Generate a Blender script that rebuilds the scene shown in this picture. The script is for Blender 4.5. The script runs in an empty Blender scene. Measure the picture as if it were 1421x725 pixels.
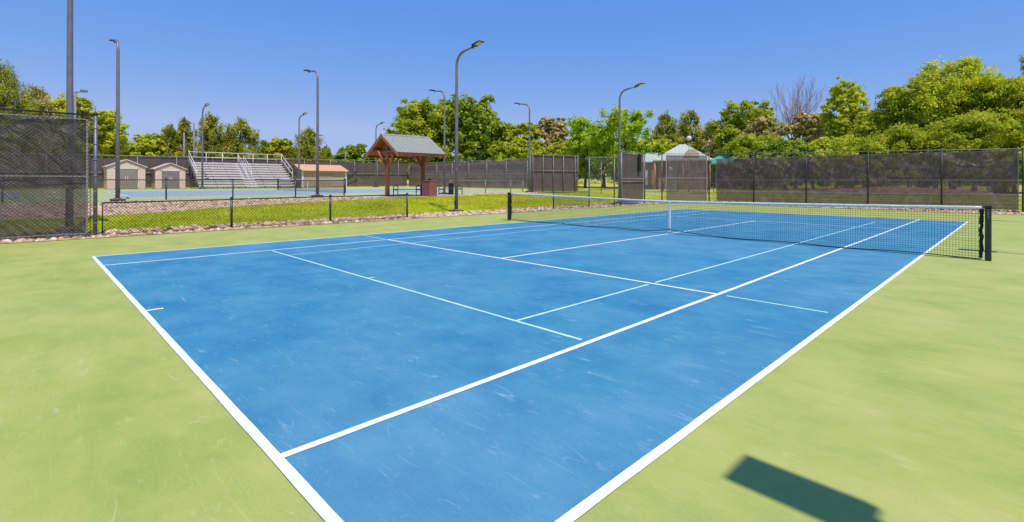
import bpy, math, random
import numpy as np
from mathutils import Vector, noise as mnoise

random.seed(7)
RNG = np.random.default_rng(11)
scene = bpy.context.scene
COL = scene.collection
PI = math.pi

# ------------------------------------------------------------------ camera
cam_d = bpy.data.cameras.new('camera')
cam = bpy.data.objects.new('camera', cam_d)
COL.objects.link(cam)
cam_d.sensor_fit = 'HORIZONTAL'
cam_d.sensor_width = 36
cam_d.lens = 36 * 692.67 / 1421
cam_d.shift_x = 0.0
cam_d.shift_y = -(362.5 - 250.70) / 1421
cam_d.clip_start = 0.1
cam_d.clip_end = 6000
CAM = (6.8277, -12.8149, 1.4706)
cam.location = CAM
cam.rotation_mode = 'XYZ'
from mathutils import Matrix
YAW, ROLL = 0.79545, 0.0027
cam.rotation_euler = (Matrix.Rotation(YAW, 4, 'Z') @ Matrix.Rotation(PI / 2, 4, 'X') @ Matrix.Rotation(ROLL, 4, 'Z')).to_euler()
scene.camera = cam

# ------------------------------------------------------------------ light
SUN = Vector((0.50, -0.12, 1.0)).normalized()
EL = math.asin(SUN.z)
AZ = math.atan2(SUN.x, SUN.y)
world = bpy.data.worlds.new('World')
scene.world = world
world.use_nodes = True
nt = world.node_tree
nt.nodes.clear()
sky = nt.nodes.new('ShaderNodeTexSky')
sky.sky_type = 'NISHITA'
sky.sun_disc = False
sky.sun_elevation = EL
sky.sun_rotation = AZ
sky.altitude = 3000
sky.air_density = 0.6
sky.dust_density = 0.0
sky.ozone_density = 6.0
bg = nt.nodes.new('ShaderNodeBackground')
bg.inputs[1].default_value = 0.10
wo = nt.nodes.new('ShaderNodeOutputWorld')
# colour response of the photograph's dry, deep-blue summer sky (per channel power)
sep = nt.nodes.new('ShaderNodeSeparateColor')
com = nt.nodes.new('ShaderNodeCombineColor')
nt.links.new(sky.outputs[0], sep.inputs[0])
for ch, (coef, ex) in enumerate(((2.6, 1.05), (0.855, 0.45), (0.88, 0.07))):
    dv = nt.nodes.new('ShaderNodeMath'); dv.operation = 'MULTIPLY'; dv.inputs[1].default_value = 0.1
    pw = nt.nodes.new('ShaderNodeMath'); pw.operation = 'POWER'; pw.inputs[1].default_value = ex
    ml = nt.nodes.new('ShaderNodeMath'); ml.operation = 'MULTIPLY'; ml.inputs[1].default_value = 10 * coef
    nt.links.new(sep.outputs[ch], dv.inputs[0]); nt.links.new(dv.outputs[0], pw.inputs[0]); nt.links.new(pw.outputs[0], ml.inputs[0])
    mn = nt.nodes.new('ShaderNodeMath'); mn.operation = 'MINIMUM'; mn.inputs[1].default_value = (3.9, 5.1, 8.3)[ch]
    nt.links.new(ml.outputs[0], mn.inputs[0]); nt.links.new(mn.outputs[0], com.inputs[ch])
nt.links.new(com.outputs[0], bg.inputs[0])
nt.links.new(bg.outputs[0], wo.inputs[0])
sd = bpy.data.lights.new('sun', 'SUN')
sd.energy = 4.6
sd.angle = math.radians(0.35)
sd.color = (1.0, 0.95, 0.86)
so = bpy.data.objects.new('sun', sd)
so.rotation_euler = SUN.to_track_quat('Z', 'Y').to_euler()
so.location = (0, 0, 60)
COL.objects.link(so)
scene.view_settings.view_transform = 'Standard'
scene.view_settings.look = 'None'
scene.view_settings.gamma = 1
scene.view_settings.use_curve_mapping = False
scene.view_settings.exposure = 0.0
scene.render.engine = 'CYCLES'
scene.cycles.transparent_max_bounces = 16

# ------------------------------------------------------------------ materials
def new_mat(name):
    m = bpy.data.materials.new(name)
    m.use_nodes = True
    t = m.node_tree
    b = t.nodes['Principled BSDF']
    return m, t, b

def N(t, kind, **kw):
    n = t.nodes.new(kind)
    for k, v in kw.items():
        if k.startswith('i_'):
            n.inputs[k[2:]].default_value = v
        else:
            setattr(n, k, v)
    return n

def ramp(t, stops, fac=None):
    r = t.nodes.new('ShaderNodeValToRGB')
    el = r.color_ramp.elements
    while len(el) > 1:
        el.remove(el[-1])
    el[0].position = stops[0][0]
    el[0].color = (*stops[0][1], 1)
    for p, c in stops[1:]:
        e = el.new(p)
        e.color = (*c, 1)
    if fac is not None:
        t.links.new(fac, r.inputs[0])
    return r

def simple(name, col, rough=0.6, metal=0.0, var=0.12, scale=6.0, bump=0.0, spec=0.4):
    m, t, b = new_mat(name)
    tc = N(t, 'ShaderNodeTexCoord')
    nz = N(t, 'ShaderNodeTexNoise')
    nz.inputs['Scale'].default_value = scale
    nz.inputs['Detail'].default_value = 6
    t.links.new(tc.outputs['Object'], nz.inputs['Vector'])
    lo = tuple(max(0, c * (1 - var * 1.6)) for c in col)
    hi = tuple(min(1, c * (1 + var * 1.6)) for c in col)
    r = ramp(t, [(0.3, lo), (0.7, hi)], nz.outputs[0])
    t.links.new(r.outputs[0], b.inputs['Base Color'])
    b.inputs['Roughness'].default_value = rough
    b.inputs['Metallic'].default_value = metal
    b.inputs['Specular IOR Level'].default_value = spec
    if bump:
        bp = N(t, 'ShaderNodeBump')
        bp.inputs['Strength'].default_value = bump
        bp.inputs['Distance'].default_value = 0.02
        t.links.new(nz.outputs[0], bp.inputs['Height'])
        t.links.new(bp.outputs[0], b.inputs['Normal'])
    return m

def court_mat(name, c_lo, c_mid, c_hi, scuff):
    """painted acrylic surface: blotches, brushed roller streaks, ball scuffs, grit"""
    m, t, b = new_mat(name)
    L = t.links
    tc = N(t, 'ShaderNodeTexCoord')
    co = tc.outputs['Object']
    big = N(t, 'ShaderNodeTexNoise'); big.inputs['Scale'].default_value = 1.25; big.inputs['Detail'].default_value = 8; big.inputs['Roughness'].default_value = 0.62
    L.new(co, big.inputs['Vector'])
    # streaks from squeegee, along the court and slightly skewed
    mp = N(t, 'ShaderNodeMapping'); mp.inputs['Scale'].default_value = (1.2, 3.2, 1); mp.inputs['Rotation'].default_value = (0, 0, 0.35)
    L.new(co, mp.inputs['Vector'])
    st = N(t, 'ShaderNodeTexNoise'); st.inputs['Scale'].default_value = 1.4; st.inputs['Detail'].default_value = 7; st.inputs['Roughness'].default_value = 0.65; st.inputs['Distortion'].default_value = 0.6
    L.new(mp.outputs[0], st.inputs['Vector'])
    fine = N(t, 'ShaderNodeTexNoise'); fine.inputs['Scale'].default_value = 60; fine.inputs['Detail'].default_value = 4
    L.new(co, fine.inputs['Vector'])
    a1 = N(t, 'ShaderNodeMath', operation='MULTIPLY'); a1.inputs[1].default_value = 0.60; L.new(big.outputs[0], a1.inputs[0])
    a2 = N(t, 'ShaderNodeMath', operation='MULTIPLY_ADD'); a2.inputs[1].default_value = 0.24; L.new(st.outputs[0], a2.inputs[0]); L.new(a1.outputs[0], a2.inputs[2])
    a3 = N(t, 'ShaderNodeMath', operation='MULTIPLY_ADD'); a3.inputs[1].default_value = 0.16; L.new(fine.outputs[0], a3.inputs[0]); L.new(a2.outputs[0], a3.inputs[2])
    r = ramp(t, [(0.33, c_lo), (0.5, c_mid), (0.69, c_hi)], a3.outputs[0])
    col = r.outputs[0]
    # ball scuffs: thin pale arcs from the iso-lines of skewed noises, broken up by a mask
    for (sx, sy, rot, sc, w, amt) in ((0.35, 2.6, 0.9, 1.5, 0.005, 0.45), (0.22, 3.4, -0.5, 1.6, 0.006, 0.4), (0.3, 3.2, 2.2, 2.1, 0.007, 0.35), (0.8, 4.5, 1.5, 3.0, 0.010, 0.32), (0.9, 5.0, 0.2, 3.6, 0.010, 0.3)):
        mm = N(t, 'ShaderNodeMapping'); mm.inputs['Scale'].default_value = (sx, sy, 1); mm.inputs['Rotation'].default_value = (0, 0, rot); mm.inputs['Location'].default_value = (sc * 7, sc * 3, 0)
        L.new(co, mm.inputs['Vector'])
        nz = N(t, 'ShaderNodeTexNoise'); nz.inputs['Scale'].default_value = sc; nz.inputs['Detail'].default_value = 1.5
        L.new(mm.outputs[0], nz.inputs['Vector'])
        s = N(t, 'ShaderNodeMath', operation='SUBTRACT'); s.inputs[1].default_value = 0.5; L.new(nz.outputs[0], s.inputs[0])
        ab = N(t, 'ShaderNodeMath', operation='ABSOLUTE'); L.new(s.outputs[0], ab.inputs[0])
        lt = N(t, 'ShaderNodeMapRange'); lt.inputs['From Min'].default_value = 0; lt.inputs['From Max'].default_value = w; lt.inputs['To Min'].default_value = 1; lt.inputs['To Max'].default_value = 0
        L.new(ab.outputs[0], lt.inputs['Value'])
        mk = N(t, 'ShaderNodeTexNoise'); mk.inputs['Scale'].default_value = 2.3 + sc; mk.inputs['Detail'].default_value = 3; L.new(co, mk.inputs['Vector'])
        mr = N(t, 'ShaderNodeMapRange'); mr.inputs['From Min'].default_value = 0.52; mr.inputs['From Max'].default_value = 0.66; L.new(mk.outputs[0], mr.inputs['Value'])
        mu = N(t, 'ShaderNodeMath', operation='MULTIPLY'); L.new(lt.outputs[0], mu.inputs[0]); L.new(mr.outputs[0], mu.inputs[1])
        mu2 = N(t, 'ShaderNodeMath', operation='MULTIPLY'); mu2.inputs[1].default_value = amt; L.new(mu.outputs[0], mu2.inputs[0])
        mx = N(t, 'ShaderNodeMix', data_type='RGBA'); L.new(mu2.outputs[0], mx.inputs[0]); L.new(col, mx.inputs[6]); mx.inputs[7].default_value = (*scuff, 1)
        col = mx.outputs[2]
    # wide worn hazy patches
    wn = N(t, 'ShaderNodeTexNoise'); wn.inputs['Scale'].default_value = 0.23; wn.inputs['Detail'].default_value = 5; L.new(co, wn.inputs['Vector'])
    wr = N(t, 'ShaderNodeMapRange'); wr.inputs['From Min'].default_value = 0.45; wr.inputs['From Max'].default_value = 0.75; wr.inputs['To Max'].default_value = 0.14; L.new(wn.outputs[0], wr.inputs['Value'])
    mx = N(t, 'ShaderNodeMix', data_type='RGBA'); L.new(wr.outputs[0], mx.inputs[0]); L.new(col, mx.inputs[6]); mx.inputs[7].default_value = (*scuff, 1)
    col = mx.outputs[2]
    # grit dots
    vo = N(t, 'ShaderNodeTexVoronoi'); vo.inputs['Scale'].default_value = 1.7; L.new(co, vo.inputs['Vector'])
    vr = N(t, 'ShaderNodeMapRange'); vr.inputs['From Min'].default_value = 0.008; vr.inputs['From Max'].default_value = 0.014; vr.inputs['To Min'].default_value = 0.7; vr.inputs['To Max'].default_value = 0; L.new(vo.outputs['Distance'], vr.inputs['Value'])
    mx = N(t, 'ShaderNodeMix', data_type='RGBA'); L.new(vr.outputs[0], mx.inputs[0]); L.new(col, mx.inputs[6]); mx.inputs[7].default_value = (0.62, 0.6, 0.52, 1)
    L.new(mx.outputs[2], b.inputs['Base Color'])
    b.inputs['Roughness'].default_value = 0.75
    b.inputs['Specular IOR Level'].default_value = 0.3
    bp = N(t, 'ShaderNodeBump'); bp.inputs['Strength'].default_value = 0.25; bp.inputs['Distance'].default_value = 0.004
    L.new(fine.outputs[0], bp.inputs['Height']); L.new(bp.outputs[0], b.inputs['Normal'])
    return m

M = {}
M['green'] = court_mat('green_acrylic', (0.235, 0.30, 0.052), (0.348, 0.372, 0.084), (0.435, 0.43, 0.125), (0.54, 0.51, 0.25))
M['blue'] = court_mat('blue_acrylic', (0.015, 0.145, 0.275), (0.042, 0.205, 0.325), (0.095, 0.265, 0.37), (0.34, 0.46, 0.50))
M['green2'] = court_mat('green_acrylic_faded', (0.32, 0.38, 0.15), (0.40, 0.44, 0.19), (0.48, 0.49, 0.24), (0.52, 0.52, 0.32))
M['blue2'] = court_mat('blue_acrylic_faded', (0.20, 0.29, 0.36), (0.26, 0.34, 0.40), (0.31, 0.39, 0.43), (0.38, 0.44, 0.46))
M['white_line'] = simple('white_line_paint', (0.74, 0.74, 0.72), 0.7, var=0.07, scale=16)
M['aqua_line'] = simple('aqua_line_paint', (0.42, 0.68, 0.68), 0.7, var=0.08, scale=9)
M['net'] = simple('black_net_cord', (0.012, 0.013, 0.016), 0.8, var=0.1)
M['tape'] = simple('white_net_tape', (0.74, 0.70, 0.68), 0.75, var=0.10, scale=20)
M['strap'] = simple('white_strap', (0.78, 0.77, 0.75), 0.7, var=0.06)
M['post_dark'] = simple('dark_post_paint', (0.030, 0.032, 0.036), 0.38, var=0.2)
M['steel'] = simple('galvanised_steel', (0.15, 0.15, 0.17), 0.5, metal=0.45, var=0.15)
M['lamp'] = simple('grey_lamp_paint', (0.19, 0.175, 0.20), 0.45, metal=0.25, var=0.10, scale=3)
M['lamp_dark'] = simple('dark_lamp_head', (0.03, 0.03, 0.035), 0.5, var=0.15)
M['lens'] = simple('lamp_lens', (0.55, 0.48, 0.30), 0.25, var=0.15, scale=30)
M['wire_dark'] = simple('dark_chain_wire', (0.03, 0.032, 0.03), 0.5, metal=0.2, var=0.2)
M['wire_grey'] = simple('grey_chain_wire', (0.10, 0.10, 0.10), 0.5, metal=0.4, var=0.2)
M['rail_far'] = simple('weathered_rail', (0.20, 0.18, 0.18), 0.55, metal=0.2, var=0.15)
M['rail_pale'] = simple('pale_rail', (0.24, 0.22, 0.22), 0.5, metal=0.2, var=0.12)
M['wood_dark'] = simple('dark_stained_board', (0.13, 0.042, 0.018), 0.6, var=0.3, scale=4)
M['concrete'] = simple('concrete', (0.42, 0.38, 0.33), 0.85, var=0.14, scale=3, bump=0.2)
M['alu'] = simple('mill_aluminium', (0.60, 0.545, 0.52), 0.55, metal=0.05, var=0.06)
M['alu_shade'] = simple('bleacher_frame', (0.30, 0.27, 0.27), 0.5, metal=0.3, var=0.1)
M['bin'] = simple('oxide_red_bin', (0.24, 0.085, 0.075), 0.55, var=0.12)
M['bench'] = simple('dark_bench_slats', (0.045, 0.05, 0.055), 0.45, var=0.2)
M['bench_leg'] = simple('brown_bench_tube', (0.20, 0.11, 0.09), 0.45, var=0.2)
M['brown_paint'] = simple('brown_wall', (0.22, 0.13, 0.09), 0.8, var=0.15, scale=2)
M['tan_wall'] = simple('tan_block', (0.55, 0.38, 0.22), 0.8, var=0.1, scale=2)
M['door_taupe'] = simple('taupe_door', (0.23, 0.19, 0.165), 0.7, var=0.1)
M['shed_roof'] = simple('pale_shed_roof', (0.55, 0.43, 0.37), 0.7, var=0.12)
M['trim'] = simple('pale_trim', (0.66, 0.58, 0.52), 0.6, var=0.05)
M['storage_roof'] = simple('tan_metal_roof', (0.62, 0.33, 0.155), 0.55, var=0.08)
M['globe'] = simple('milky_globe', (0.62, 0.55, 0.56), 0.35, var=0.05)
M['black'] = simple('black_plastic', (0.012, 0.012, 0.014), 0.5, var=0.1)
M['bark'] = simple('bark', (0.13, 0.095, 0.07), 0.9, var=0.3, scale=5, bump=0.6)
M['bare'] = simple('bare_grey_twigs', (0.42, 0.32, 0.30), 0.9, var=0.2)

def siding(name, col, pitch=0.2, axis=2, dark=0.55):
    m, t, b = new_mat(name)
    L = t.links
    tc = N(t, 'ShaderNodeTexCoord'); sp = N(t, 'ShaderNodeSeparateXYZ'); L.new(tc.outputs['Object'], sp.inputs[0])
    mu = N(t, 'ShaderNodeMath', operation='DIVIDE'); mu.inputs[1].default_value = pitch; L.new(sp.outputs[axis], mu.inputs[0])
    fr = N(t, 'ShaderNodeMath', operation='FRACT'); L.new(mu.outputs[0], fr.inputs[0])
    lo = tuple(c * dark for c in col)
    r = ramp(t, [(0.0, lo), (0.09, col), (1.0, tuple(min(1, c * 1.04) for c in col))], fr.outputs[0])
    nz = N(t, 'ShaderNodeTexNoise'); nz.inputs['Scale'].default_value = 2.2; nz.inputs['Detail'].default_value = 6; L.new(tc.outputs['Object'], nz.inputs['Vector'])
    mr = N(t, 'ShaderNodeMapRange'); mr.inputs['To Min'].default_value = 0.82; mr.inputs['To Max'].default_value = 1.15; L.new(nz.outputs[0], mr.inputs['Value'])
    mx = N(t, 'ShaderNodeMix', data_type='RGBA', blend_type='MULTIPLY'); mx.inputs[0].default_value = 1; L.new(r.outputs[0], mx.inputs[6]); L.new(mr.outputs[0], mx.inputs[7])
    L.new(mx.outputs[2], b.inputs['Base Color'])
    bp = N(t, 'ShaderNodeBump'); bp.inputs['Strength'].default_value = 0.6; bp.inputs['Distance'].default_value = 0.015
    L.new(r.outputs[0], bp.inputs['Height']); L.new(bp.outputs[0], b.inputs['Normal'])
    b.inputs['Roughness'].default_value = 0.7
    return m

M['shed_wall'] = siding('shed_siding', (0.64, 0.48, 0.415), 0.23)
M['storage_wall'] = siding('tan_siding', (0.40, 0.30, 0.19), 0.25)
M['metal_roof_grey'] = siding('grey_ribbed_roof', (0.27, 0.27, 0.235), 0.30, axis=1, dark=0.35)
M['metal_roof_green'] = siding('pale_green_seam_roof', (0.42, 0.46, 0.40), 0.40, axis=0, dark=0.35)
M['metal_roof_teal'] = siding('teal_roof', (0.07, 0.28, 0.20), 0.4, axis=0, dark=0.7)

def wood_mat(name, c0, c1):
    m, t, b = new_mat(name)
    L = t.links
    tc = N(t, 'ShaderNodeTexCoord'); mp = N(t, 'ShaderNodeMapping'); mp.inputs['Scale'].default_value = (9, 9, 0.9)
    L.new(tc.outputs['Object'], mp.inputs[0])
    nz = N(t, 'ShaderNodeTexNoise'); nz.inputs['Scale'].default_value = 1.6; nz.inputs['Detail'].default_value = 8; nz.inputs['Distortion'].default_value = 0.8
    L.new(mp.outputs[0], nz.inputs[0])
    r = ramp(t, [(0.3, c0), (0.68, c1)], nz.outputs[0])
    L.new(r.outputs[0], b.inputs['Base Color'])
    b.inputs['Roughness'].default_value = 0.5
    bp = N(t, 'ShaderNodeBump'); bp.inputs['Strength'].default_value = 0.4; bp.inputs['Distance'].default_value = 0.02
    L.new(nz.outputs[0], bp.inputs['Height']); L.new(bp.outputs[0], b.inputs['Normal'])
    return m
M['log'] = wood_mat('varnished_log', (0.24, 0.072, 0.02), (0.56, 0.215, 0.06))
M['wood_red'] = wood_mat('red_stained_timber', (0.16, 0.045, 0.015), (0.34, 0.115, 0.035))

def fabric_mat(name, col, opac, fold=1.0):
    """woven shade cloth: pin-holed, so partly see-through"""
    m, t, b = new_mat(name)
    L = t.links
    tc = N(t, 'ShaderNodeTexCoord')
    mp = N(t, 'ShaderNodeMapping'); mp.inputs['Scale'].default_value = (2.5, 2.5, 0.5)
    L.new(tc.outputs['Object'], mp.inputs[0])
    nz = N(t, 'ShaderNodeTexNoise'); nz.inputs['Scale'].default_value = 4; nz.inputs['Detail'].default_value = 9; nz.inputs['Roughness'].default_value = 0.75; L.new(mp.outputs[0], nz.inputs[0])
    lo = tuple(c * 0.6 for c in col); hi = tuple(c * 1.6 for c in col)
    r = ramp(t, [(0.3, lo), (0.72, hi)], nz.outputs[0])
    df = N(t, 'ShaderNodeBsdfPrincipled'); df.inputs['Roughness'].default_value = 0.5; df.inputs['Specular IOR Level'].default_value = 0.5
    mpf = N(t, 'ShaderNodeMapping'); mpf.inputs['Scale'].default_value = (0.8, 1.0, 3.0)
    mp0 = N(t, 'ShaderNodeMapping'); mp0.inputs['Rotation'].default_value = (0, 0.9, 0)
    L.new(tc.outputs['Object'], mp0.inputs[0]); L.new(mp0.outputs[0], mpf.inputs[0])
    nf = N(t, 'ShaderNodeTexNoise'); nf.inputs['Scale'].default_value = 1.5; nf.inputs['Detail'].default_value = 4; nf.inputs['Distortion'].default_value = 0.8
    L.new(mpf.outputs[0], nf.inputs[0])
    bpf = N(t, 'ShaderNodeBump'); bpf.inputs['Strength'].default_value = fold; bpf.inputs['Distance'].default_value = 0.30
    L.new(nf.outputs[0], bpf.inputs['Height']); L.new(bpf.outputs[0], df.inputs['Normal'])
    L.new(r.outputs[0], df.inputs['Base Color'])
    tr = N(t, 'ShaderNodeBsdfTransparent')
    mr = N(t, 'ShaderNodeMapRange'); mr.inputs['From Min'].default_value = 0.3; mr.inputs['From Max'].default_value = 0.7
    mr.inputs['To Min'].default_value = opac - 0.06; mr.inputs['To Max'].default_value = opac + 0.06; L.new(nz.outputs[0], mr.inputs['Value'])
    mx = N(t, 'ShaderNodeMixShader'); L.new(mr.outputs[0], mx.inputs[0]); L.new(tr.outputs[0], mx.inputs[1]); L.new(df.outputs[0], mx.inputs[2])
    t.nodes.remove(b)
    out = [n for n in t.nodes if n.type == 'OUTPUT_MATERIAL'][0]
    L.new(mx.outputs[0], out.inputs[0])
    return m
M['screen'] = fabric_mat('black_windscreen_cloth', (0.105, 0.082, 0.078), 0.80, 0.8)
M['screen_far'] = fabric_mat('far_windscreen_cloth', (0.088, 0.064, 0.062), 0.95, 0.12)
M['screen_corner'] = fabric_mat('corner_windscreen_cloth', (0.105, 0.078, 0.070), 0.80, 0.25)
M['screen_brown'] = fabric_mat('brightened_windscreen_cloth', (0.185, 0.122, 0.100), 0.83, 1.0)  # lighter copy of the cloth, light put into its colour where sun only grazes
M['screen_back'] = fabric_mat('lightened_rear_cloth', (0.215, 0.145, 0.130), 0.95, 0.12)  # far cloth with its colour lightened for fences the sun hardly lights
M['screen_hem'] = simple('screen_hem', (0.34, 0.31, 0.30), 0.7, var=0.2, scale=15)

def leaf_mat(name, cols, trans=0.35):
    m, t, b = new_mat(name)
    L = t.links
    t.nodes.remove(b)
    g = N(t, 'ShaderNodeNewGeometry')
    tc = N(t, 'ShaderNodeTexCoord')
    nz = N(t, 'ShaderNodeTexNoise'); nz.inputs['Scale'].default_value = 0.55; nz.inputs['Detail'].default_value = 4; L.new(tc.outputs['Object'], nz.inputs[0])
    ad = N(t, 'ShaderNodeMath', operation='MULTIPLY_ADD'); ad.inputs[1].default_value = 0.45; L.new(g.outputs['Random Per Island'], ad.inputs[0])
    mr = N(t, 'ShaderNodeMapRange'); mr.inputs['From Min'].default_value = 0.3; mr.inputs['From Max'].default_value = 0.7; mr.inputs['To Max'].default_value = 0.55; L.new(nz.outputs[0], mr.inputs['Value'])
    L.new(mr.outputs[0], ad.inputs[2])
    n = len(cols)
    r = ramp(t, [(0.05 + 0.9 * i / (n - 1), c) for i, c in enumerate(cols)], ad.outputs[0])
    d = N(t, 'ShaderNodeBsdfDiffuse'); tl = N(t, 'ShaderNodeBsdfTranslucent')
    L.new(r.outputs[0], d.inputs[0]); L.new(r.outputs[0], tl.inputs[0])
    mx = N(t, 'ShaderNodeMixShader'); mx.inputs[0].default_value = trans
    L.new(d.outputs[0], mx.inputs[1]); L.new(tl.outputs[0], mx.inputs[2])
    out = [q for q in t.nodes if q.type == 'OUTPUT_MATERIAL'][0]
    L.new(mx.outputs[0], out.inputs[0])
    return m
M['leaf_bright'] = leaf_mat('bright_leaves', [(0.161, 0.230, 0.017), (0.442, 0.524, 0.034), (0.718, 0.718, 0.055), (0.850, 0.759, 0.110)], 0.45)
M['leaf_mid'] = leaf_mat('mid_leaves', [(0.115, 0.172, 0.017), (0.331, 0.400, 0.028), (0.552, 0.580, 0.048), (0.718, 0.635, 0.097)], 0.45)
M['leaf_dark'] = leaf_mat('deep_leaves', [(0.069, 0.138, 0.017), (0.184, 0.276, 0.025), (0.414, 0.497, 0.048), (0.607, 0.580, 0.110)], 0.4)
M['leaf_locust'] = leaf_mat('locust_leaves', [(0.138, 0.253, 0.017), (0.359, 0.524, 0.034), (0.607, 0.745, 0.055), (0.745, 0.800, 0.097)], 0.5)
M['leaf_pine'] = leaf_mat('pine_needles', [(0.092, 0.127, 0.023), (0.230, 0.265, 0.034), (0.497, 0.483, 0.069), (0.635, 0.524, 0.110)], 0.35)
M['leaf_yellow'] = leaf_mat('yellow_leaves', [(0.16, 0.20, 0.02), (0.40, 0.43, 0.03), (0.66, 0.65, 0.06), (0.76, 0.66, 0.12)], 0.45)
M['leaf_dry'] = leaf_mat('dry_leaves', [(0.138, 0.172, 0.029), (0.386, 0.373, 0.083), (0.662, 0.524, 0.235), (0.800, 0.607, 0.359)], 0.35)
M['grass_blade'] = leaf_mat('grass_blades', [(0.36, 0.42, 0.02), (0.55, 0.60, 0.03), (0.72, 0.72, 0.05), (0.78, 0.72, 0.13)], 0.5)

def ground_mat():
    m, t, b = new_mat('lawn_and_dry_ground')
    L = t.links
    tc = N(t, 'ShaderNodeTexCoord')
    n1 = N(t, 'ShaderNodeTexNoise'); n1.inputs['Scale'].default_value = 0.9; n1.inputs['Detail'].default_value = 9; n1.inputs['Roughness'].default_value = 0.7; L.new(tc.outputs['Object'], n1.inputs[0])
    n2 = N(t, 'ShaderNodeTexNoise'); n2.inputs['Scale'].default_value = 22; n2.inputs['Detail'].default_value = 6; L.new(tc.outputs['Object'], n2.inputs[0])
    a = N(t, 'ShaderNodeMath', operation='MULTIPLY_ADD'); a.inputs[1].default_value = 0.5; L.new(n2.outputs[0], a.inputs[0])
    a0 = N(t, 'ShaderNodeMath', operation='MULTIPLY'); a0.inputs[1].default_value = 0.5; L.new(n1.outputs[0], a0.inputs[0]); L.new(a0.outputs[0], a.inputs[2])
    r = ramp(t, [(0.35, (0.30, 0.31, 0.018)), (0.5, (0.46, 0.46, 0.028)), (0.65, (0.60, 0.54, 0.08))], a.outputs[0])
    n3 = N(t, 'ShaderNodeTexNoise'); n3.inputs['Scale'].default_value = 0.06; n3.inputs['Detail'].default_value = 5; L.new(tc.outputs['Object'], n3.inputs[0])
    r3 = N(t, 'ShaderNodeMapRange'); r3.inputs['From Min'].default_value = 0.56; r3.inputs['From Max'].default_value = 0.66; r3.inputs['To Max'].default_value = 0.7; L.new(n3.outputs[0], r3.inputs[0])
    mx = N(t, 'ShaderNodeMix', data_type='RGBA'); L.new(r3.outputs[0], mx.inputs[0]); L.new(r.outputs[0], mx.inputs[6]); mx.inputs[7].default_value = (0.34, 0.24, 0.15, 1)
    L.new(mx.outputs[2], b.inputs['Base Color'])
    b.inputs['Roughness'].default_value = 0.95
    b.inputs['Specular IOR Level'].default_value = 0.1
    bp = N(t, 'ShaderNodeBump'); bp.inputs['Strength'].default_value = 0.7; bp.inputs['Distance'].default_value = 0.05
    L.new(n2.outputs[0], bp.inputs['Height']); L.new(bp.outputs[0], b.inputs['Normal'])
    return m
M['ground'] = ground_mat()

def rock_mat():
    m, t, b = new_mat('river_rock')
    L = t.links
    g = N(t, 'ShaderNodeNewGeometry')
    r = ramp(t, [(0.0, (0.17, 0.10, 0.065)), (0.2, (0.46, 0.26, 0.15)), (0.45, (0.66, 0.46, 0.29)), (0.7, (0.42, 0.30, 0.20)), (0.85, (0.80, 0.63, 0.44)), (1.0, (0.20, 0.14, 0.10))], g.outputs['Random Per Island'])
    tc = N(t, 'ShaderNodeTexCoord'); nz = N(t, 'ShaderNodeTexNoise'); nz.inputs['Scale'].default_value = 14; nz.inputs['Detail'].default_value = 6; L.new(tc.outputs['Object'], nz.inputs[0])
    mr = N(t, 'ShaderNodeMapRange'); mr.inputs['To Min'].default_value = 0.6; mr.inputs['To Max'].default_value = 1.3; L.new(nz.outputs[0], mr.inputs[0])
    mx = N(t, 'ShaderNodeMix', data_type='RGBA', blend_type='MULTIPLY'); mx.inputs[0].default_value = 1; L.new(r.outputs[0], mx.inputs[6]); L.new(mr.outputs[0], mx.inputs[7])
    L.new(mx.outputs[2], b.inputs['Base Color']); b.inputs['Roughness'].default_value = 0.85
    return m
M['rock'] = rock_mat()
M['gravel'] = simple('gravel_bed', (0.52, 0.36, 0.235), 0.95, var=0.3, scale=14, bump=1.0)
M['hill'] = simple('dry_hill', (0.30, 0.25, 0.16), 0.95, var=0.35, scale=0.03)
M['weed'] = leaf_mat('weed_leaves', [(0.10, 0.14, 0.02), (0.22, 0.26, 0.03), (0.30, 0.32, 0.05)])

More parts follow.
